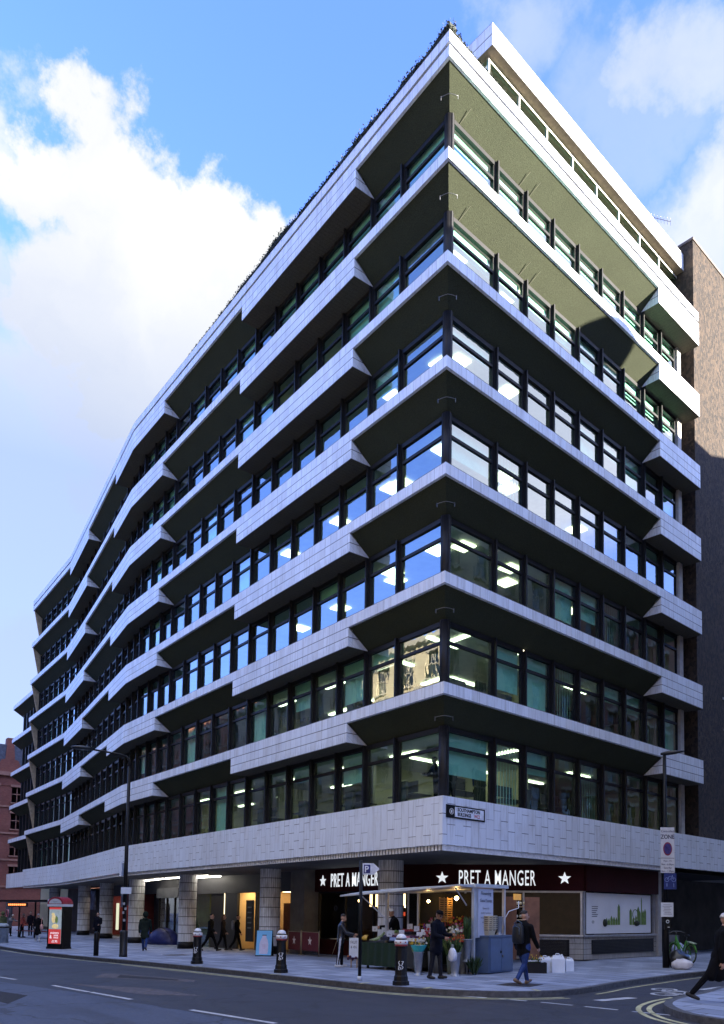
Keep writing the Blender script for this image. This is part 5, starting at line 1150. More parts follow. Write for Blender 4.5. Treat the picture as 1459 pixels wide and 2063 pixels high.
def vase(loc,label,h=.62,z=0.,rz=0):
    t=thing('flower_bucket',label,'flower bucket',Vector((loc[0],loc[1],gz(loc[0])+z)),rz,'grey flared flower buckets')
    mb=MB(); k=h/.62; mb.lathe([(.13*k,0),(.13*k,.012),(.075*k,.05),(.085*k,.12*k),(.135*k,h-.01),(.15*k,h),(.135*k,h-.01),(.08*k,.15*k)],n=18,caps=False); mb.build('bucket_body',SILV,t)
    mb=MB(); mb.lathe([(.151*k,h-.012),(.156*k,h),(.151*k,h+.008)],n=18); mb.build('rim',SILV,t); return t
vase((1.05,-1.75),'grey flared bucket with turquoise wrapped bouquet beside the man in the dark coat')
bouquet('bouquet','white flowers in turquoise paper standing in the left grey bucket',gp(1.05,-1.75,.5),.25,.13,60,['white','cream'])
mb=MB(); mb.lathe([(.08,.56),(.14,.66),(.22,.80),(.20,.76),(.10,.62)],tuple(gp(1.05,-1.75)),9,sm=False,caps=False); tag(mb.build('wrapping_paper',mat('turquoise_paper',(.04,.42,.42),.5,.25,9.)),'crumpled turquoise paper wrapped round the white flowers','paper')
vase((1.85,-1.12),'grey flared bucket of orange and rusty stems, front of the right hand pair'); bouquet('bouquet','rust and orange stems with broad leaves spilling from the grey bucket',gp(1.85,-1.12,.55),.48,.24,90,['orange','red'],(0,1,2),leaf_w=.05)
vase((1.60,-.95),'grey flared bucket partly hidden behind the bucket of rusty stems'); bouquet('bouquet','white lilies standing behind the rusty stems',gp(1.55,-.9,.6),.62,.24,70,['white','cream'],(1,2),bl=.06)
t=vase((1.58,-.45),'grey flared bucket of tall green leaves raised on a thin leg',.6,.36); bouquet('bouquet','tall upright green sword leaves in the raised bucket',gp(1.58,-.45,.85),.78,.15,80,[],(0,1),leaf_w=.035)
tg=thing('bucket_stand','thin metal stand under the raised flower bucket','stand',gp(1.58,-.45)); mb=MB(); mb.tube([(0,0,0),(0,0,.355)],.016,6); mb.lathe([(.13,.345),(.13,.358)],n=14); mb.build('stand_leg',SILV,tg)
bouquet('bouquet','dark leafy pot plant on the ground behind the man in the dark coat',gp(1.75,-.35,.05),.5,.3,90,[],(0,0))
for k,(a,b,z,cols,lb) in enumerate(((.9,1.2,.9,['red','orange'],'red and orange flowers deep inside the stall'),(1.6,1.35,1.0,['red','pink'],'red flowers under the amber trays'),(2.5,1.3,.9,['orange','yellow'],'orange and yellow flowers at the back of the stall'),(.6,.9,.75,['white','yellow'],'white and yellow flowers behind the end panel'),(2.1,.7,.6,['purple','pink'],'purple flowers in the middle of the stall'),(1.2,.5,.5,['cream','white'],'cream flowers low in the middle of the stall'))):
    bouquet('flower_display',lb,st(a,b,z-.35),.75,.42,110,cols,(0,0,1),'flowers',leaf_w=.04)
    mb=MB(); q=st(a,b,0); mb.obox(q+Vector((0,0,(z-.3)/2)),wv*.3,dv*.25,(0,0,(z-.3)/2)); tag(mb.build('display_box',mat('display_box',(.03,.028,.025),.8)),'dark box holding the '+lb,'box')
for k,(x,y,z,h_,sp_,cols,lb) in enumerate(((.55,-1.35,.35,.55,.24,['yellow','white'],'yellow and white bunches behind the turquoise paper'),(.45,-.75,.55,.6,.28,['red','pink'],'red and pink bunches between the counter and the stall'),(.85,-.9,.5,.65,.26,['white','cream','purple'],'mixed pale bunches left of the man in the navy coat'),(1.25,-.75,.45,.6,.26,['orange','yellow'],'orange bunches right behind the man in the navy coat'),(1.3,-.35,.7,.6,.26,['pink','white'],'pink and white bunches under the hanging bulb'),(.2,-.5,.6,.7,.28,['purple','red','cream'],'purple and red bunches beside the grapes'),(-.4,.2,.85,.6,.3,['white','pink'],'white and pink bunches behind the strawberries'),(.8,-.1,.75,.75,.3,['red','orange','yellow'],'bright mixed bunches in the middle of the stall front'))):
    bouquet('bunch',lb,gp(x,y,z),h_,sp_,90,cols,(0,1,2),'flowers','cut flowers in front of the stall',leaf_w=.028,bl=.05)
    mb=MB(); mb.lathe([(.10,0),(.13,z+.05),(.12,z+.04)],tuple(gp(x,y)),12,caps=False); tag(mb.build('flower_pot',mat('pot_%d'%(k%3),((.05,.06,.05),(.14,.15,.17),(.03,.03,.03))[k%3],.6)),'plain bucket under the '+lb,'bucket')
# fruit counter with green skirt
ct=thing('fruit_counter','fruit counter with dark green artificial grass skirt in front of the stall','counter')
mb=MB(); mb.hexa([gp(-2.55,-1.1,.12),gp(.25,-1.25,.12),gp(.25,-.25,.12),gp(-2.55,-.1,.12)],[gp(-2.55,-1.05,.78),gp(.25,-1.2,.78),gp(.25,-.25,.86),gp(-2.55,-.1,.86)]); mb.build('counter_base',mat('counter_dark_wood',(.02,.02,.018),.8),ct)
t_=NT('green_skirt'); o_=t_.coord(); nz=t_.noise(o_,55.,3); t_.base(t_.mix(t_.ramp(nz,.3,.7),(.003,.012,.005),(.011,.038,.015))); t_.set(Roughness=.95); t_.bump(nz,.8,.02)
mb=MB(); N_=40
for j in range(N_):
    x0=-2.58+2.86*.68*j/N_; x1=-2.58+2.86*.68*(j+1)/N_; f=lambda x:-1.13-.05*(x+2.58)+.018*sin(x*17)
    mb.face([gp(x0,f(x0)-.02,.10),gp(x1,f(x1)-.02,.10),gp(x1,f(x1)+.0,.80),gp(x0,f(x0)+.0,.80)],0,None,True)
mb.build('green_skirt',t_.m,ct)
for x in (-2.4,.15): mb=MB(); mb.obox(gp(x,-.9,.06),(.03,0,0),(0,.03,0),(0,0,.06)); mb.build('leg',BLK,ct)
def punnets(x0,x1,y0,y1,z,kind,label,n,r,m,group=None):
    r*=1.25; z+=.03
    t=thing('produce_tray',label,'tray',gp((x0+x1)/2,(y0+y1)/2,z),0,group)
    w,d=(x1-x0)/2,(y1-y0)/2; mb=MB(); mb.box((-w,-d,0),(w,d,.02)); 
    for a in ((-w,-d,-w+.012,d),(w-.012,-d,w,d),(-w,-d,w,-d+.012),(-w,d-.012,w,d)): mb.box((a[0],a[1],.02),(a[2],a[3],.09))
    mb.build('tray_box',mat('tray_'+kind[1],kind[0],.6,.2),t)
    mb=MB()
    for _ in range(n): mb.ball((r5.uniform(-w+r,w-r),r5.uniform(-d+r,d-r),.05+r5.uniform(0,.07)),r*r5.uniform(.8,1.1),7,5)
    tag(mb.build('fruit',m,t),kind='stuff'); return t
CARD=((.60,.61,.63),'white'); BLU=((.30,.42,.75),'blue'); BLKT=((.02,.02,.03),'black')
FR={n:mat('fruit_'+n,c,.35,.3,14.) for n,c in dict(orange=(.55,.17,.03),red=(.36,.03,.02),green=(.16,.30,.05),plum=(.06,.012,.045),blue=(.03,.035,.10),pink=(.42,.13,.17)).items()}
punnets(-1.55,-1.15,-1.08,-.65,.84,BLKT,'black tray of dark blueberries with white punnets on the fruit counter',40,.035,FR['blue'])
punnets(-1.05,-.55,-1.12,-.70,.84,BLU,'pale blue carton of dark plums at the front of the fruit counter',40,.04,FR['plum'])
punnets(-.5,-.1,-1.15,-.72,.84,CARD,'white carton of pink fruit behind the bollard cap',30,.04,FR['pink'])
punnets(-1.2,-.6,-.62,-.15,1.02,BLKT,'raised tray of red strawberries at the back of the counter',60,.035,FR['red'])
punnets(-.1,.25,-1.2,-.8,.84,CARD,'white printed carton of plums at the right end of the counter',30,.04,FR['plum'])
punnets(-.45,.1,-.6,-.2,1.0,BLKT,'raised tray of dark grapes at the right end of the counter',50,.03,FR['plum'])
punnets(-1.95,-1.6,-.62,-.2,.96,CARD,'white carton of green apples at the back of the counter',30,.045,FR['green'])
t=thing('banana_bunch','bunch of yellow bananas at the left end of the fruit counter','bananas',gp(-2.38,-.9,.84))
for j in range(7):
    mb=MB(); a=-.6+j*.22; mb.tube([Vector((sin(a)*.02,-.02,.16)),Vector((sin(a)*.10-.03,-.08,.15)),Vector((sin(a)*.17-.03,-.15,.09)),Vector((sin(a)*.2,-.19,.02))],[.014,.024,.024,.01],6); mb.build('banana',mat('banana_yellow',(.50,.31,.04),.5,.3,9.),t)
t=thing('leek_bundle','bundle of pale green leeks lying on the fruit counter','vegetables',gp(-1.95,-.95,.86))
for j in range(6):
    mb=MB(); mb.tube([Vector((-.12+j*.05,-.14,.0)),Vector((-.06+j*.05,.05,.05)),Vector((.05+j*.03,.18,.14+.02*j))],[.022,.022,.03],6); mb.build('leek',mat('leek_%d'%(j%2),((.42,.47,.30),(.14,.24,.06))[j%2],.5,.4,9.),t)
r6=random.Random(5)
for j,(x,y,z) in enumerate(((-2.05,-.55,1.08),(-2.2,-.8,1.12),(-1.42,-.75,1.0),(-.98,-.4,1.2),(-.75,-.9,1.02),(-.4,-.62,1.14),(.0,-.5,1.2),(.2,-.85,1.05),(-1.2,-1.0,.98),(.12,-.95,.97))):
    t=thing('price_card',('white price card on a stick over the bananas','white price card on a stick over the leeks','white price card on a stick beside the blueberries','white price card on a stick over the strawberries','white price card on a stick over the plums','white price card on a stick behind the bollard cap','white price card on a stick over the grapes','white price card at the right end of the counter','white price card low between the blueberries and the plums','white price card low by the right hand carton')[j],'price card',gp(x,y,z),r6.uniform(.3,1.),'price cards on the fruit counter')
    mb=MB(); mb.box((-.08,-.004,0),(.08,.004,.16)); mb.build('card',WHT,t); mb=MB(); mb.tube([(0,.006,-.14),(0,.006,.02)],.004,4); mb.build('stick',BLK,t); text(('£1','£2','80p','£1','2 for £3','£1','£2','£1','50p','£2')[j],.07,BI,t,'price',(0,-.006,.04),(1,0,0),(0,0,1),.7,.0005,'CENTER')
t=thing('price_board','white hand lettered board on a wooden leg at the left end of the counter','board',gp(-2.62,-1.28),.5); mb=MB(); mb.box((-.16,-.01,.32),(.16,.01,.92)); mb.build('board_sheet',WHT,t)
for x in (-.1,.1): mb=MB(); mb.box((x-.015,.01,0),(x+.015,.04,.85)); mb.build('leg',mat('raw_wood',(.35,.24,.13),.7),t)
text('FRUIT',.13,BI,t,'lettering',(0,-.013,.74),(1,0,0),(0,0,1),.7,.001,'CENTER'); text('& VEG',.11,BI,t,'lettering',(0,-.013,.60),(1,0,0),(0,0,1),.7,.001,'CENTER')
for lb,x,y,m_,n_ in (('net bag of oranges leaning on the wooden leg of the white board',-2.95,-1.05,FR['orange'],22),('net bag of dark onions on the ground below the oranges',-2.8,-1.25,FR['plum'],14)):
    mb=MB()
    for _ in range(n_): mb.ball(gp(x+r5.gauss(0,.08),y+r5.gauss(0,.07),.06+abs(r5.gauss(0,.14))+(.18 if 'oranges' in lb else 0)),.045,7,5)
    tag(mb.build('fruit_net',m_),lb,'fruit bag')
# blue-grey cabinet and what stands on it
ca=thing('metal_cabinet','blue grey two door metal cabinet with padlock at the end of the stall','cabinet')
cA=Vector((1.84,.12,0)); cB=Vector((1.50,1.45,0)); ce=(cB-cA).normalized(); cn=Vector((ce.y,-ce.x,0)); L=(cB-cA).length
BLUG=mat('cabinet_blue',(.075,.115,.20),.5,.15,2.,dirt=.25)
mb=MB(); mb.obox((cA+cB)/2-cn*.32+Vector((0,0,.53)),ce*L/2,cn*.32,(0,0,.50)); mb.build('cabinet_body',BLUG,ca)
mb=MB(); mb.obox((cA+cB)/2-cn*.32+Vector((0,0,1.045)),ce*(L/2+.03),cn*.35,(0,0,.02)); mb.build('cabinet_top',BLUG,ca)
for k in (0,1):
    mb=MB(); mb.obox(cA+ce*(L*(.27+.46*k))+cn*.012+Vector((0,0,.53)),ce*(L*.225),cn*.012,(0,0,.45)); dd=mb.build('door',BLUG,ca)
    mb=MB(); mb.obox(cA+ce*(L*.5+(-.05,.05)[k])+cn*.03+Vector((0,0,.60-.12*k)),ce*.03,cn*.015,(0,0,.035)); mb.build('hasp' ,MC['galvanised'] if k else BLK,dd)
CRM=mat('cream_plastic',(.58,.49,.33),.5,.12,3.)
for k in range(7):
    c=cA+ce*.40-cn*.28+Vector((0,0,1.067+k*.058)); w=.20+.012*min(k,4)
    t=thing('plastic_crate','cream plastic crate in a stack on the cabinet, '+('lowest one','second from the bottom','third from the bottom','middle one','third from the top','second from the top','topmost one')[k],'crate',c,atan2(ce.y,ce.x),'stack of cream crates on the cabinet')
    hh=.20; mb=MB(); s0=.165; s1=.215
    o=[(-s0,-s0*.8,0),(s0,-s0*.8,0),(s0,s0*.8,0),(-s0,s0*.8,0)]; u=[(-s1,-s1*.8,hh),(s1,-s1*.8,hh),(s1,s1*.8,hh),(-s1,s1*.8,hh)]; mb.hexa(o,u); mb.build('crate_side',CRM,t)
    mb=MB(); zz=hh-.052; sz=s0+(s1-s0)*zz/hh+.003
    for u_ in (-.5,.5): mb.box((u_*sz-.06,-sz*.8-.002,zz-.009),(u_*sz+.06,sz*.8+.002,zz+.009)); mb.box((-sz-.002,u_*sz*.8-.05,zz-.009),(sz+.002,u_*sz*.8+.05,zz+.009))
    mb.build('slot',mat('slot_shadow',(.05,.035,.02),.8),t)
    mb=MB(); mb.tube([(-s1-.012,-s1*.8-.012,hh-.01),(s1+.012,-s1*.8-.012,hh-.01),(s1+.012,s1*.8+.012,hh-.01),(-s1-.012,s1*.8+.012,hh-.01)],.014,5,closed=True); mb.build('rim',CRM,t)
vq=cA+ce*1.0-cn*.25; vase((vq.x,vq.y),'grey flared bucket standing on the metal cabinet beside the crates',.52,1.067)
t=thing('pink_card','bright pink card propped behind the cream crates','card',cA+ce*.72-cn*.45+Vector((0,0,1.5)),atan2(ce.y,ce.x)); mb=MB(); mb.box((-.13,-.004,0),(.13,.004,.22)); mb.build('card_sheet',mat('card_pink',(.45,.03,.12),.6),t)
# brown shutter doors behind
bd=thing('wooden_cupboard','open brown wooden cupboard with shelves behind the walker with the backpack','cupboard')
BRN=mat('brown_ply',(.17,.075,.04),.6,.35,3.)
q0=Vector((.55,1.95,0)); 
for a,w,ang in ((0.,.46,.60),(.98,.46,.90)):
    e=Vector((cos(ang),sin(ang),0)); p=q0+Vector((.3,.72,0))*a; mb=MB(); mb.obox(p+e*w/2+Vector((0,0,1.25)),e*w/2,Vector((-e.y,e.x,0))*.02,(0,0,.95)); mb.build('door',BRN,bd)
mb=MB(); p=q0+Vector((.3,.72,0))*.75
for z in (.7,1.1,1.5,1.9): mb.obox(p+Vector((-.1,.25,z)),(.12,.28,0),(-.1,.05,0),(0,0,.012))
mb.build('shelf',mat('ply_pale',(.5,.36,.18),.6),bd)
mb=MB()
for z in (.75,1.15,1.55,1.95):
    for k in range(4): mb.ball(p+Vector((-.2+.07*k,.1+.1*k,z+.06)),.05,7,5)
mb.build('stock',PET['cream'],bd)
mb=MB(); mb.tube([st(-.06,1.6,1.2),st(-.1,1.5,1.5),st(-.2,1.6,1.75),st(-.35,1.9,1.85),st(-.3,2.,2.05)],.014,6); tag(mb.build('hose',WHT),'white hose looping from the stall post','hose')
# white water cans and black crate
def can(x,y,rz,label,h=.44,w=.17):
    t=thing('water_can',label,'water can',gp(x,y),rz,'white plastic water cans'); mb=MB()
    mb.hexa([(-w,-.12,0),(w,-.12,0),(w,.12,0),(-w,.12,0)],[(-w,-.12,h-.06),(w,-.12,h-.06),(w,.12,h-.06),(-w,.12,h-.06)]); mb.hexa([(-w,-.12,h-.06),(w,-.12,h-.06),(w,.12,h-.06),(-w,.12,h-.06)],[(-w*.8,-.09,h),(w*.8,-.09,h),(w*.8,.09,h),(-w*.8,.09,h)]); o=mb.build('can_body',WHT,t)
    bv=o.modifiers.new('bevel','BEVEL'); bv.width=.025; bv.segments=2
    mb=MB(); mb.tube([(-w*.45,0,h-.01),(-w*.35,0,h+.045),(w*.15,0,h+.045),(w*.3,0,h-.01)],.014,6); mb.build('handle',WHT,t)
    mb=MB(); mb.lathe([(.03,h-.01),(.03,h+.03)],(w*.62,0,0),10); mb.build('cap',WHT,t); return t
can(2.42,2.35,.9,'white plastic water can at the front of the group',.45,.19); can(2.12,2.15,1.1,'white plastic water can at the left, behind the front can',.43); can(2.05,2.80,.8,'white plastic water can at the back of the group',.47); can(2.2,3.12,.95,'small ribbed white water can at the right of the group',.36,.12)
t=thing('black_crate','black plastic crate holding small plants beside the white water cans','crate',gp(2.15,1.72),.9); mb=MB(); mb.box((-.28,-.2,0),(.28,.2,.03)); mb.box((-.28,-.2,.03),(.28,-.17,.30)); mb.box((-.28,.17,.03),(.28,.2,.30)); mb.box((-.28,-.17,.03),(-.25,.17,.3)); mb.box((.25,-.17,.03),(.28,.17,.3)); mb.build('crate_side',BLK,t)
bouquet('bouquet','small green plants with yellow dots in the black crate',gp(2.15,1.72,.12),.34,.25,60,['yellow'],(0,1),leaf_w=.035,bl=.015)
t=thing('plank','thin white plank resting on the black crate','plank',gp(2.3,1.75,.33),.95); mb=MB(); mb.box((-.36,-.02,0),(.36,.02,.03)); mb.build('board_edge',WHT,t)
# rubbish and bicycle by the side street
def sack(name,label,loc,r,m,sq,seed):
    mb=MB(); mb.ball((0,0,0),r,16,12,0,sq,.0); o=mb.build(name,m,None,loc,weld=True)
    for v in o.data.vertices:
        q=v.co*5.+Vector((seed,0,0)); v.co*=1+.28*mnoise.noise(q)+.12*mnoise.noise(q*2.7); v.co.z=max(v.co.z,-r*sq[2]*.75)
    return tag(o,label,'rubbish bag')
sack('rubbish_bag','black rubbish sack leaning on the side street lamp column',gp(3.1,7.5,.25),.32,mat('sack_black',(.012,.012,.014),.3,.3),(1.1,1.1,.95),1)
sack('rubbish_bag','white rubbish bag lying in front of the black sack',gp(3.62,6.85,.15),.25,mat('sack_white',(.55,.55,.62),.45,.12,5.),(1.3,.9,.75),4)
sack('rubbish_bag','white and blue rubbish bag against the wall left of the lamp column',gp(-.6,13.4,.28),.32,mat('sack_blue',(.35,.40,.62),.45,.5,6.),(1.,.9,1.1),9)
sack('food_wrapper','crumpled brown paper wrapper in the gutter',gp(4.95,6.2,-.05),.10,mat('paper_brown',(.22,.17,.14),.8,.3,9.),(1,1,.9),6)
bk=thing('bicycle','green hire bicycle with front basket parked by the dark wall','bicycle',gp(1.55,10.2),atan2(-2.0,2.18)+.28)
GRN=mat('bike_green',(.045,.22,.02),.4,.2,3.); TYR=mat('tyre',(.02,.02,.02),.8); 
for x in (-.55,.55):
    mb=MB(); mb.tube([(x+.33*cos(2*pi*j/28),0,.34+.33*sin(2*pi*j/28)) for j in range(28)],.022,6,closed=True); wh=mb.build('wheel',TYR,bk)
    mb=MB(); mb.tube([(x+.295*cos(2*pi*j/28),0,.34+.295*sin(2*pi*j/28)) for j in range(28)],.012,5,closed=True); mb.build('rim',mat('bike_rim',(.12,.22,.03),.4),wh)
    mb=MB()
    for j in range(12): a=2*pi*j/12; mb.bar((x,0,.34),(x+.29*cos(a),0,.34+.29*sin(a)),.005)
    mb.build('spoke',MC['galvanised'],wh)
    mb=MB(); mb.tube([(x+.37*cos(a),0,.34+.37*sin(a)) for a in [R(10+16*j) for j in range(11)]],.03,5); mb.build('mudguard',GRN,bk)
mb=MB()
for p,q,r in (((-.42,0,.92),(-.05,0,.30),.035),((-.05,0,.30),(.28,0,.80),.028),((-.55,0,.34),(-.40,0,.98),.022),((.55,0,.34),(-.05,0,.30),.018),((.55,0,.34),(.28,0,.80),.018),((-.42,0,.86),(.1,0,.42),.02)): mb.tube([p,q],r,8)
mb.build('frame',GRN,bk)
mb=MB(); mb.tube([(-.40,0,.98),(-.38,0,1.08),(-.36,-.05,1.1)],.014,6); mb.tube([(-.30,-.30,1.06),(-.38,-.15,1.12),(-.38,.15,1.12),(-.30,.30,1.06)],.013,6); mb.build('handlebar',MC['galvanised'],bk)
mb=MB(); mb.tube([(.28,0,.80),(.31,0,.95)],.013,6); mb.build('seat_post',MC['galvanised'],bk); mb=MB(); mb.ball((.33,0,.98),.13,10,6,0,(1.1,.7,.35)); mb.build('saddle',BLK,bk)
mb=MB()
for j in range(6): z=.72+j*.045; mb.tube([(-.46,-.17,z),(-.46,.17,z),(-.80,.19,z+.02),(-.80,-.19,z+.02)],.008,4,closed=True)
mb.build('basket',mat('basket_grey',(.14,.15,.2),.5),bk)
mb=MB(); mb.obox((.62,0,.74),(.2,0,-.03),(0,.07,0),(0,0,.012)); mb.build('rear_rack',mat('rack_pale',(.4,.5,.35),.5),bk); mb=MB(); mb.bar((-.12,0,.30),(-.02,.12,.26),.02); mb.bar((-.12,.12,.26),(.06,.12,.26),.03); mb.build('pedal',BLK,bk)
# security camera bracket at the right edge
t=thing('security_camera','white security camera at the right edge of the picture','security camera',P(-21.15,.1,7.35)); mb=MB(); mb.box((.0,-.12,-.1),(.5,.12,.12)); mb.hexa([(.5,-.1,-.08),(.7,-.06,-.06),(.7,.06,-.06),(.5,.1,-.08)],[(.5,-.1,.1),(.7,-.06,.04),(.7,.06,.04),(.5,.1,.1)]); mb.build('camera_body',WHT,t); mb=MB(); mb.bar((0,.0,.0),(-.45,.0,.1),.06); mb.build('bracket',WHT,t)
# ------------------------------------------------------------------ people
import numpy as np
SKIN=mat('skin',(.42,.25,.18),.6,.12,12.); SKIN2=mat('skin_tan',(.30,.17,.11),.6,.12,12.)
HAIRD=mat('hair_dark',(.018,.014,.012),.7,.4,30.); HAIRG=mat('hair_grey',(.50,.49,.47),.7,.3,30.); HAIRB=mat('hair_brown',(.09,.05,.03),.7,.4,30.)
def cloth(n,c,v=.3): return mat('cloth_'+n,c,.9,v,7.,bump=.9,bscale=9,spec=.12)
def person(label,loc,heading,h=1.72,skin=SKIN,top=None,legs=None,shoes=None,hair=HAIRD,lt=(0,0),lk=(0,0),sh=((0,8),(0,8)),el=(15,15),lean=0,head=(0,0),coat=0.,bulk=1.,hat=None,hood=False,long_hair=False,group=None,vox=.0125,roll=(0,0),sit=False,waist_z=None,stripe=None):
    """lt: thigh swing fwd (deg) L,R; lk: knee bend; sh: (shoulder fwd, out) L,R; el: elbow bend; lean: torso fwd; head: (pitch down, turn left)"""
    k=h/1.75; pr=[]   # primitives: (p0,p1,r0,r1,flat,mat)
    def cap(a,b,r0,r1,m,fx=1.,fy=1.): pr.append((Vector(a),Vector(b),r0,r1,m,fx,fy))
    # legs. local: +y forward, +x right
    pel=Vector((0,0,.93)); feet=[]
    for i,sx in ((0,-1),(1,1)):
        a=R(lt[i]); kb=R(lk[i]); hip=pel+Vector((sx*.095,0,-.02)); kn=hip+Vector((sx*.01,sin(a),-cos(a)))*.43; a2=a-kb; an=kn+Vector((0,sin(a2),-cos(a2)))*.42
        cap(hip,kn,.092*bulk,.064,1); cap(kn,an,.064,.050,1)
        f=a2*.6; fd=Vector((sx*.12,cos(f),sin(f))).normalized(); hl=an+Vector((0,sin(a2),-cos(a2)))*.05
        cap(hl-fd*.05,hl+fd*.07,.045,.045,2); cap(hl+fd*.07,hl+fd*.16,.043,.034,2); feet.append((hl,an))
    zmin=min(min((f[0]+Vector((0,.12,0))).z,f[0].z) for f in feet)-.05
    # torso
    ln=R(lean); td=Vector((0,sin(ln),cos(ln))); hipc=pel
    w0=pel+Vector((0,0,.0)); w1=pel+td*.20; ch=pel+td*.40; nk=pel+td*.54; 
    cap(w0-Vector((0,0,.04)),w1,.135*bulk,.128*bulk,0,1.18,.86); cap(w1,ch,.130*bulk,.150*bulk,0,1.22,.84); cap(ch,pel+td*.47,.150*bulk,.11*bulk,0,1.25,.82)
    cap(pel+td*.46+Vector((-.13,0,0)),pel+td*.46+Vector((.13,0,0)),.07*bulk,.07*bulk,0)
    cap(nk-td*.04,nk+td*.06,.055,.052,3)
    cap(nk-td*.05,nk+td*.015,.075,.066,0)      # collar
    if coat>0:
        for i in (0,1): cap(pel+Vector((0,0,.02)),feet[i][1]*0+pel+Vector(((-1,1)[i]*.05,sin(R(lt[i]))*coat*.7,-coat)),.125*bulk,.118*bulk,0,1.12,.88)
    if coat>.15: cap(pel+Vector((0,0,.02)),pel+Vector((0,(sin(R(lt[0]))+sin(R(lt[1])))*.5*coat*.7,-coat)),.135*bulk,.125*bulk,0,1.25,.95)
    # head
    hp=R(head[0]); ht=R(head[1]); hc=nk+td*.06+Vector((0,.02+.05*sin(hp)+.10*sin(ln),.125*cos(hp)))
    fd=Vector((-sin(ht)*cos(hp),cos(ht)*cos(hp),-sin(hp))); ux=Vector((cos(ht),sin(ht),0)); uz=ux.cross(fd)
    cap(hc-uz*.01+fd*-.01,hc+uz*.045-fd*.015,.083,.082,3,.9,1.08); cap(hc-uz*.03+fd*.03,hc-uz*.085+fd*.045,.068,.045,3,.9,1)
    cap(hc+fd*.085+uz*.01,hc+fd*.108-uz*.028,.012,.017,3); cap(hc+fd*.082-uz*.062-ux*.02,hc+fd*.082-uz*.062+ux*.02,.012,.012,5)
    for s_ in (-1,1):
        cap(hc+ux*s_*.078-fd*.005,hc+ux*s_*.082-uz*.03-fd*.0,.017,.014,3); cap(hc+fd*.08+ux*s_*.032+uz*.008,hc+fd*.083+ux*s_*.034+uz*.008,.013,.013,4); cap(hc+fd*.083+ux*s_*.018+uz*.03,hc+fd*.08+ux*s_*.045+uz*.03,.009,.008,4)
    # arms and hands
    for i,sx in ((0,-1),(1,1)):
        s0=pel+td*.455+Vector((sx*.175*bulk**.5,0,0)); a=R(sh[i][0]+lean*.6); o=R(sh[i][1]); d=Vector((sx*sin(o),sin(a)*cos(o),-cos(a)*cos(o))); elb=s0+d*.285
        a2=a+R(el[i]); inx=-sx*.25*min(1.,el[i]/60.); d2=Vector((sx*sin(o)*.5+inx,sin(a2),-cos(a2))).normalized(); wr=elb+d2*.25
        cap(s0,elb,.066*bulk,.052*bulk,0); cap(elb,wr,.052*bulk,.042*bulk,0); cap(wr-d2*.01,wr+d2*.03,.028,.027,3)
        pn=Vector((-sx,0,0)); side=d2.cross(pn).normalized(); palm=wr+d2*.075
        for q in (-.02,0,.02): cap(wr+d2*.03+side*q*.7,palm+side*q,.016,.015,3)
        for q,L_ in ((-.031,.062),(-.010,.076),(.011,.07),(.031,.054)):
            b=palm+d2*.015+side*q; m_=b+(d2+pn*.25).normalized()*L_*.5; e_=m_+(d2*.7+pn*.7).normalized()*L_*.5; cap(b,m_,.0095,.009,3); cap(m_,e_,.009,.0075,3)
        b=wr+d2*.035-side*.024; m_=b+(d2*.6-side*.7+pn*.2).normalized()*.035; cap(b,m_,.0125,.011,3); cap(m_,m_+(d2-side*.2+pn*.3).normalized()*.03,.010,.009,3)
    # mesh all primitives, fuse into one skin
    mb=MB()
    for a,b,r0,r1,m,fx_,fy_ in pr:
        ax=(b-a); L_=ax.length; t=ax.normalized() if L_>1e-6 else Vector((0,0,1))
        x=Vector((1,0,0)); x=(x-t*x.dot(t)); x=x.normalized() if x.length>.2 else t.orthogonal().normalized(); y=t.cross(x); rings=[]
        for th in (-85,-60,-30,0): q=R(th); rings.append((a+t*r0*sin(q),r0*cos(q)))
        for th in (0,30,60,85): q=R(th); rings.append((b+t*r1*sin(q),r1*cos(q)))
        mb.ring([[c+x*rr*fx_*cos(2*pi*j/14)+y*rr*fy_*sin(2*pi*j/14) for j in range(14)] for c,rr in rings],0,True)
    me=mb.mesh('person',[]); tmp=bpy.data.objects.new('tmp_body',me); COL.objects.link(tmp)
    rm=tmp.modifiers.new('r','REMESH'); rm.mode='VOXEL'; rm.voxel_size=vox; sm=tmp.modifiers.new('s','SMOOTH'); sm.factor=.5; sm.iterations=2
    dg=bpy.context.evaluated_depsgraph_get(); me2=bpy.data.meshes.new_from_object(tmp.evaluated_get(dg)); bpy.data.objects.remove(tmp); bpy.data.meshes.remove(me)
    n=len(me2.polygons); cen=np.empty(n*3); me2.polygons.foreach_get('center',cen); cen=cen.reshape(-1,3); best=np.full(n,1e9); mi=np.zeros(n,int)
    for a,b,r0,r1,m,fx_,fy_ in pr:
        a=np.array(a); ab=np.array(b)-a; L2=ab@ab+1e-12; t=np.clip(((cen-a)@ab)/L2,0,1); d=np.linalg.norm(cen-(a+t[:,None]*ab),axis=1)-(r0+(r1-r0)*t)*max(fx_*.93,fy_); u=d<best; best[u]=d[u]; mi[u]=m
    for m in (top,legs,shoes,skin,mat('face_dark',(.03,.02,.018),.5),mat('lips',(.30,.12,.10),.6)): me2.materials.append(m)
    if stripe is not None:
        me2.materials.append(stripe); nr_=np.empty(n*3); me2.polygons.foreach_get('normal',nr_); nr_=nr_.reshape(-1,3)
        u=(mi==1)&(nr_[:,0]*np.sign(cen[:,0])>.93)&(np.abs(cen[:,0])>.12); mi[u]=6
    me2.polygons.foreach_set('material_index',mi.tolist()); me2.polygons.foreach_set('use_smooth',[True]*n); me2.name='person'
    o=link('person',me2,None,(loc[0],loc[1],loc[2]-zmin*k)); o.scale=(k,k,k); o.rotation_euler=(0,0,R(heading)-pi/2)
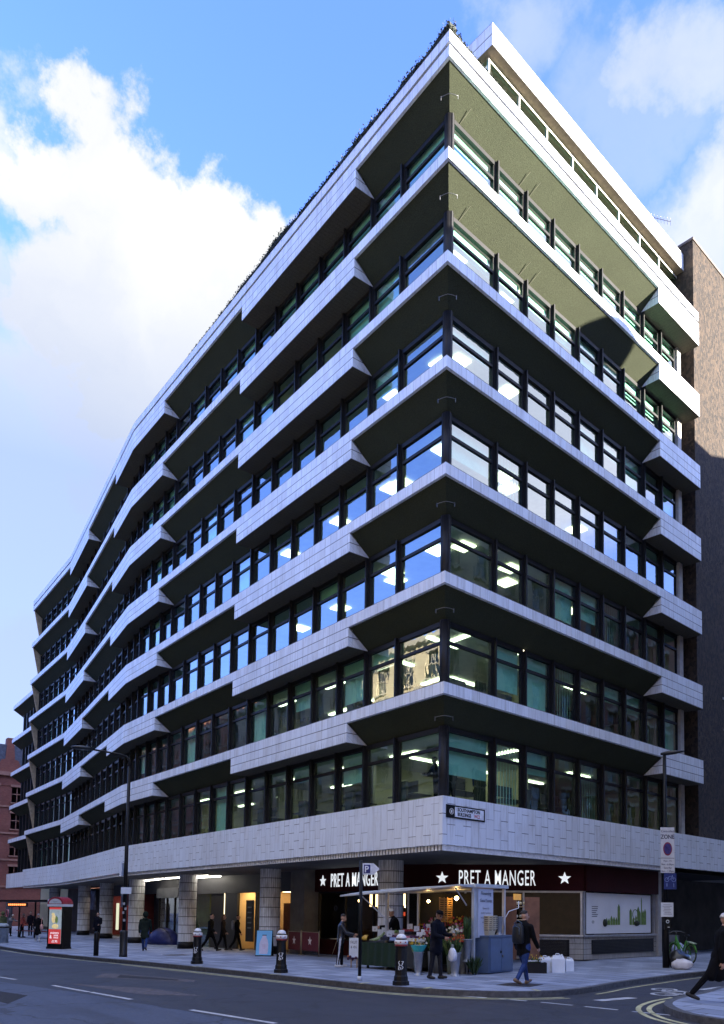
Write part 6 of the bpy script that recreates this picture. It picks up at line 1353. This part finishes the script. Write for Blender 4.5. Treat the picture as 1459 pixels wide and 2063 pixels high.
    tag(o,label,'person',group)
    # hair / hat
    def cap_mesh(scale,zcut,back):
        q=MB(); rings=[]
        for i in range(7):
            th=R(90-i*15.); row=[]
            for j in range(16):
                a=2*pi*j/16; d=ux*cos(a)*cos(th)*.9+fd*sin(a)*cos(th)*1.08+uz*sin(th)
                if sin(th)<zcut+max(0,sin(a))*back: d=ux*cos(a)*.9*.72+fd*sin(a)*.72*1.0+uz*(zcut+max(0,sin(a))*back)
                row.append(hc+uz*.038-fd*.015+d*.094*scale*(1+.08*mnoise.noise(d*6+Vector(loc))))
            rings.append(row)
        q.ring(rings,0,True); return q
    if hood:
        q=MB(); q.ball(hc+uz*.02-fd*.035,.135,14,9,0,(.92,.92,1.1)); q.tube([nk-td*.04-fd*.06,nk+td*.03-fd*.05],[.12,.11],12); q.build('hood',top,o)
    else:
        q=cap_mesh(1.02,-.35,.95); 
        if long_hair: q.tube([hc+uz*.05-fd*.05,hc-uz*.05-fd*.075,hc-uz*.16-fd*.08,hc-uz*.24-fd*.07],[.085,.09,.075,.04],10)
        q.build('hair',hair,o)
    if hat: q=cap_mesh(1.10,-.05,.25); q.lathe([(.10,0),(.125,.005),(.10,.012)],tuple(hc+uz*.05+fd*.045),14) if hat[1] else None; q.build('hat',hat[0],o)
    return o
NAVY=cloth('navy',(.005,.006,.012)); BLACK=cloth('black',(.004,.004,.005)); JEAN=cloth('denim',(.022,.042,.13)); CHAR=cloth('charcoal',(.014,.014,.018)); PUFF=mat('cloth_puffer',(.006,.007,.014),.35,.3,9.,bump=.6,bscale=8,spec=.6)
SHOEB=mat('shoe_black',(.012,.011,.011),.5); SHOEW=mat('shoe_white',(.5,.5,.5),.6); SHOET=mat('shoe_tan',(.16,.10,.06),.7)
def off_right(x,y,d): q=Vector((x,y,0))+rt*d; return q.x,q.y
p1=person('walker in black jacket and blue jeans seen from behind with a backpack',gp(4.63,-1.5),95,1.74,SKIN,BLACK,JEAN,SHOET,HAIRD,(22,-12),(6,28),((-8,12),(14,10)),(25,20),3,(4,-40),.12,1.2,vox=.011)
def local(o,v): return o.matrix_basis@Vector(v)
t=thing('backpack','black backpack worn by the walker in blue jeans','backpack'); bpy.context.view_layer.update()
mb=MB(); rings=[]
for z,w,d in ((.98,.13,.05),(1.02,.16,.09),(1.2,.165,.10),(1.38,.15,.085),(1.46,.09,.05)): rings.append([Vector((w*cos(a)*(1),-.20+d*sin(a)-.0,z)) for a in [2*pi*j/14 for j in range(14)]])
mb.ring(rings); b_=mb.build('bag_body',mat('pack_black',(.006,.007,.009),.6,.3,6.),t)
mb=MB(); mb.tube([(-.12,-.20,1.46),(0,-.21,1.53),(.12,-.20,1.46)],.01,5); mb.tube([(-.10,-.29,1.36),(0,-.305,1.40),(.10,-.29,1.36),(.11,-.30,1.2)],.008,5)
mb.build('strap',mat('pack_blue',(.05,.09,.16),.6),t); t.matrix_basis=p1.matrix_basis.copy(); t.scale=(1,1,1)
p2=person('man in dark navy coat and black cap counting change beside the flower buckets',gp(2.28,-2.2),15,1.70,SKIN2,NAVY,CHAR,SHOEB,HAIRD,(8,-6),(4,4),((18,8),(14,8)),(70,62),4,(32,-12),.20,1.2,hat=(BLACK,True),vox=.011)
t=thing('carrier_bag','white plastic carrier bag hanging beside the man in the navy coat','carrier bag'); mb=MB(); rings=[]
for z,w,d in ((0,.06,.05),(.03,.13,.07),(.15,.15,.08),(.27,.11,.06),(.34,.05,.03)): rings.append([Vector((w*cos(a)*(1+.12*sin(5*a)),d*sin(a)*(1+.15*cos(4*a)),z)) for a in [2*pi*j/16 for j in range(16)]])
mb.ring(rings); mb.build('bag_body',mat('bag_white',(.55,.58,.66),.45,.1,8.),t); mb=MB(); mb.tube([(-.03,0,.33),(-.02,0,.42),(.02,0,.42),(.03,0,.33)],.008,5); mb.build('handle',MC['bag_white'],t); t.location=gp(2.62,-1.95,.46)
p3=person('shopper in shiny dark puffer jacket and striped track trousers at the fruit counter',gp(-3.1,-1.45),52,1.60,SKIN,PUFF,BLACK,SHOEW,HAIRD,(4,-5),(3,3),((22,6),(30,6)),(40,45),5,(14,0),.04,1.12,stripe=mat('stripe_white',(.45,.46,.5),.7),vox=.011)
t=thing('carrier_bag','pale blue carrier bag hanging from the arm of the shopper in the puffer jacket','carrier bag'); mb=MB(); mb.ring([[p*.9 for p in r] for r in rings]); mb.build('bag_body',mat('bag_blue',(.16,.19,.34),.45,.15,8.),t); mb=MB(); mb.tube([(-.03,0,.30),(-.02,0,.42),(.02,0,.42),(.03,0,.30)],.008,5); mb.build('handle',MC['bag_blue'],t); t.location=gp(-2.72,-1.22,.50)
p4=person('stall holder in black hooded jacket leaning over the fruit',gp(-3.35,1.0),235,1.80,SKIN2,BLACK,BLACK,SHOEB,HAIRG,(0,0),(0,0),((32,8),(36,8)),(48,45),14,(22,10),.06,1.22,vox=.012)
p5=person('person in dark parka walking away past the street lamp',gp(-19.8,-1.2),150,1.80,SKIN,cloth('parka',(.012,.018,.014)),JEAN,SHOEB,HAIRD,(18,-16),(4,24),((-8,10),(10,10)),(15,20),3,(0,0),.26,1.2,hood=True)
p6=person('person in dark coat striding right past the entrance',gp(-18.1,1.3),40,1.78,SKIN,BLACK,BLACK,SHOEB,HAIRD,(26,-20),(6,18),((-14,8),(16,8)),(20,30),4,(0,0),.15,1.08,group='people walking past the entrance')
p7=person('person with fair hair walking in the middle of the group by the entrance',gp(-18.6,2.2),50,1.70,SKIN,cloth('brownblack',(.02,.015,.014)),BLACK,SHOEB,HAIRB,(14,-12),(6,16),((-8,8),(10,8)),(20,25),2,(0,0),.1,1.0,long_hair=True,group='people walking past the entrance')
p8=person('person with pale grey rucksack walking behind the group by the entrance',gp(-17.7,2.5),60,1.70,SKIN,BLACK,BLACK,SHOEB,HAIRD,(16,-14),(4,20),((-8,8),(8,8)),(15,20),2,(0,0),.08,1.05,group='people walking past the entrance')
bpy.context.view_layer.update()
t=thing('backpack','pale grey rucksack on the person walking behind the group','backpack'); mb=MB(); rg=[]
for z,w,d in ((1.0,.12,.05),(1.05,.15,.09),(1.25,.15,.10),(1.4,.13,.08),(1.45,.08,.04)): rg.append([Vector((w*cos(a),-.19+d*sin(a),z)) for a in [2*pi*j/14 for j in range(14)]])
mb.ring(rg); mb.build('bag_body',mat('pack_grey',(.16,.16,.17),.7,.2),t); t.matrix_basis=p8.matrix_basis.copy(); t.scale=(1,1,1)
p9=person('man in dark jacket holding something white beside the thin bollard',gp(-32.,.6),-35,1.76,SKIN,NAVY,BLACK,SHOEB,HAIRD,(6,-6),(2,2),((14,8),(4,8)),(60,15),0,(8,0),.1,1.1)
p10=person('woman in black coat and pale trousers walking with a pink shoulder bag',gp(-33.8,-2.3),165,1.66,SKIN,BLACK,cloth('pale_trouser',(.30,.31,.33)),SHOEW,HAIRB,(18,-14),(4,22),((-6,10),(10,10)),(12,25),2,(0,0),.38,1.12,hat=(cloth('grey_hat',(.25,.22,.21)),False))
t=thing('shoulder_bag','soft pink bag slung from the shoulder of the woman in the black coat','bag'); mb=MB(); mb.ball((0,0,.14),.2,12,8,0,(.75,.45,1.)); mb.build('bag_body',mat('bag_pink',(.50,.26,.22),.7,.15),t); mb=MB(); mb.tube([(-.08,0,.3),(-.16,.05,.6),(-.2,.1,.72)],.018,6); mb.build('strap',MC['bag_pink'],t); t.location=gp(-33.45,-2.2,.75)
p11=person('person in black leggings and a bright coral hooded jacket by the shelter',gp(-42.4,-1.1),60,1.58,SKIN,cloth('coral',(.55,.13,.10)),BLACK,SHOEB,HAIRG,(6,-6),(3,3),((12,8),(12,8)),(35,35),6,(10,0),.05,1.2)
p12=person('elderly person with white hair in grey coat bending forward',gp(-45.6,-1.2),20,1.62,SKIN,cloth('greycoat',(.16,.165,.18)),BLACK,SHOEB,HAIRG,(10,0),(6,4),((40,6),(44,6)),(25,25),38,(20,0),.2,1.12)
p13=person('person with dark hair in a navy top waiting under the shelter roof',gp(-46.6,.5),-30,1.74,SKIN,NAVY,BLACK,SHOEB,HAIRD,(4,-4),(2,2),((6,8),(6,8)),(20,20),0,(0,0),.06,1.05)
p14=person('person in black coat with olive hood at the far left edge',gp(-43.,-2.2),160,1.70,SKIN,cloth('olive',(.10,.11,.05)),BLACK,SHOEB,HAIRD,(10,-8),(4,12),((0,8),(0,8)),(15,15),2,(0,0),.2,1.15,hood=True)
x,y=off_right(9.2,-1.56,.44); p15=person('white haired person in long black coat striding in at the right edge',gp(x,y),38,1.76,SKIN,BLACK,BLACK,SHOEB,HAIRG,(30,-34),(8,6),((26,8),(-20,8)),(30,20),10,(0,0),.34,1.15,vox=.011)
# office workers seen through the first floor corner windows
for (s,o,zf,hd,lb,tp) in ((-1.55,1.75,ZB-.06,200,'office worker at the corner window of the first floor',BLACK),(-2.5,2.0,ZB-.06,150,'second office worker seated right of the corner window',cloth('greytop',(.05,.05,.06))),(-4.0,2.1,ZB-.06,120,'office worker in blue behind the third window from the corner',cloth('bluetop',(.03,.05,.22)))):
    q=P(s,o,zf); person(lb,q,hd,1.62,SKIN,tp,BLACK,SHOEB,HAIRD,(0,0),(0,0),((30,8),(30,8)),(60,60),6,(12,0),0,1.05,vox=.016)
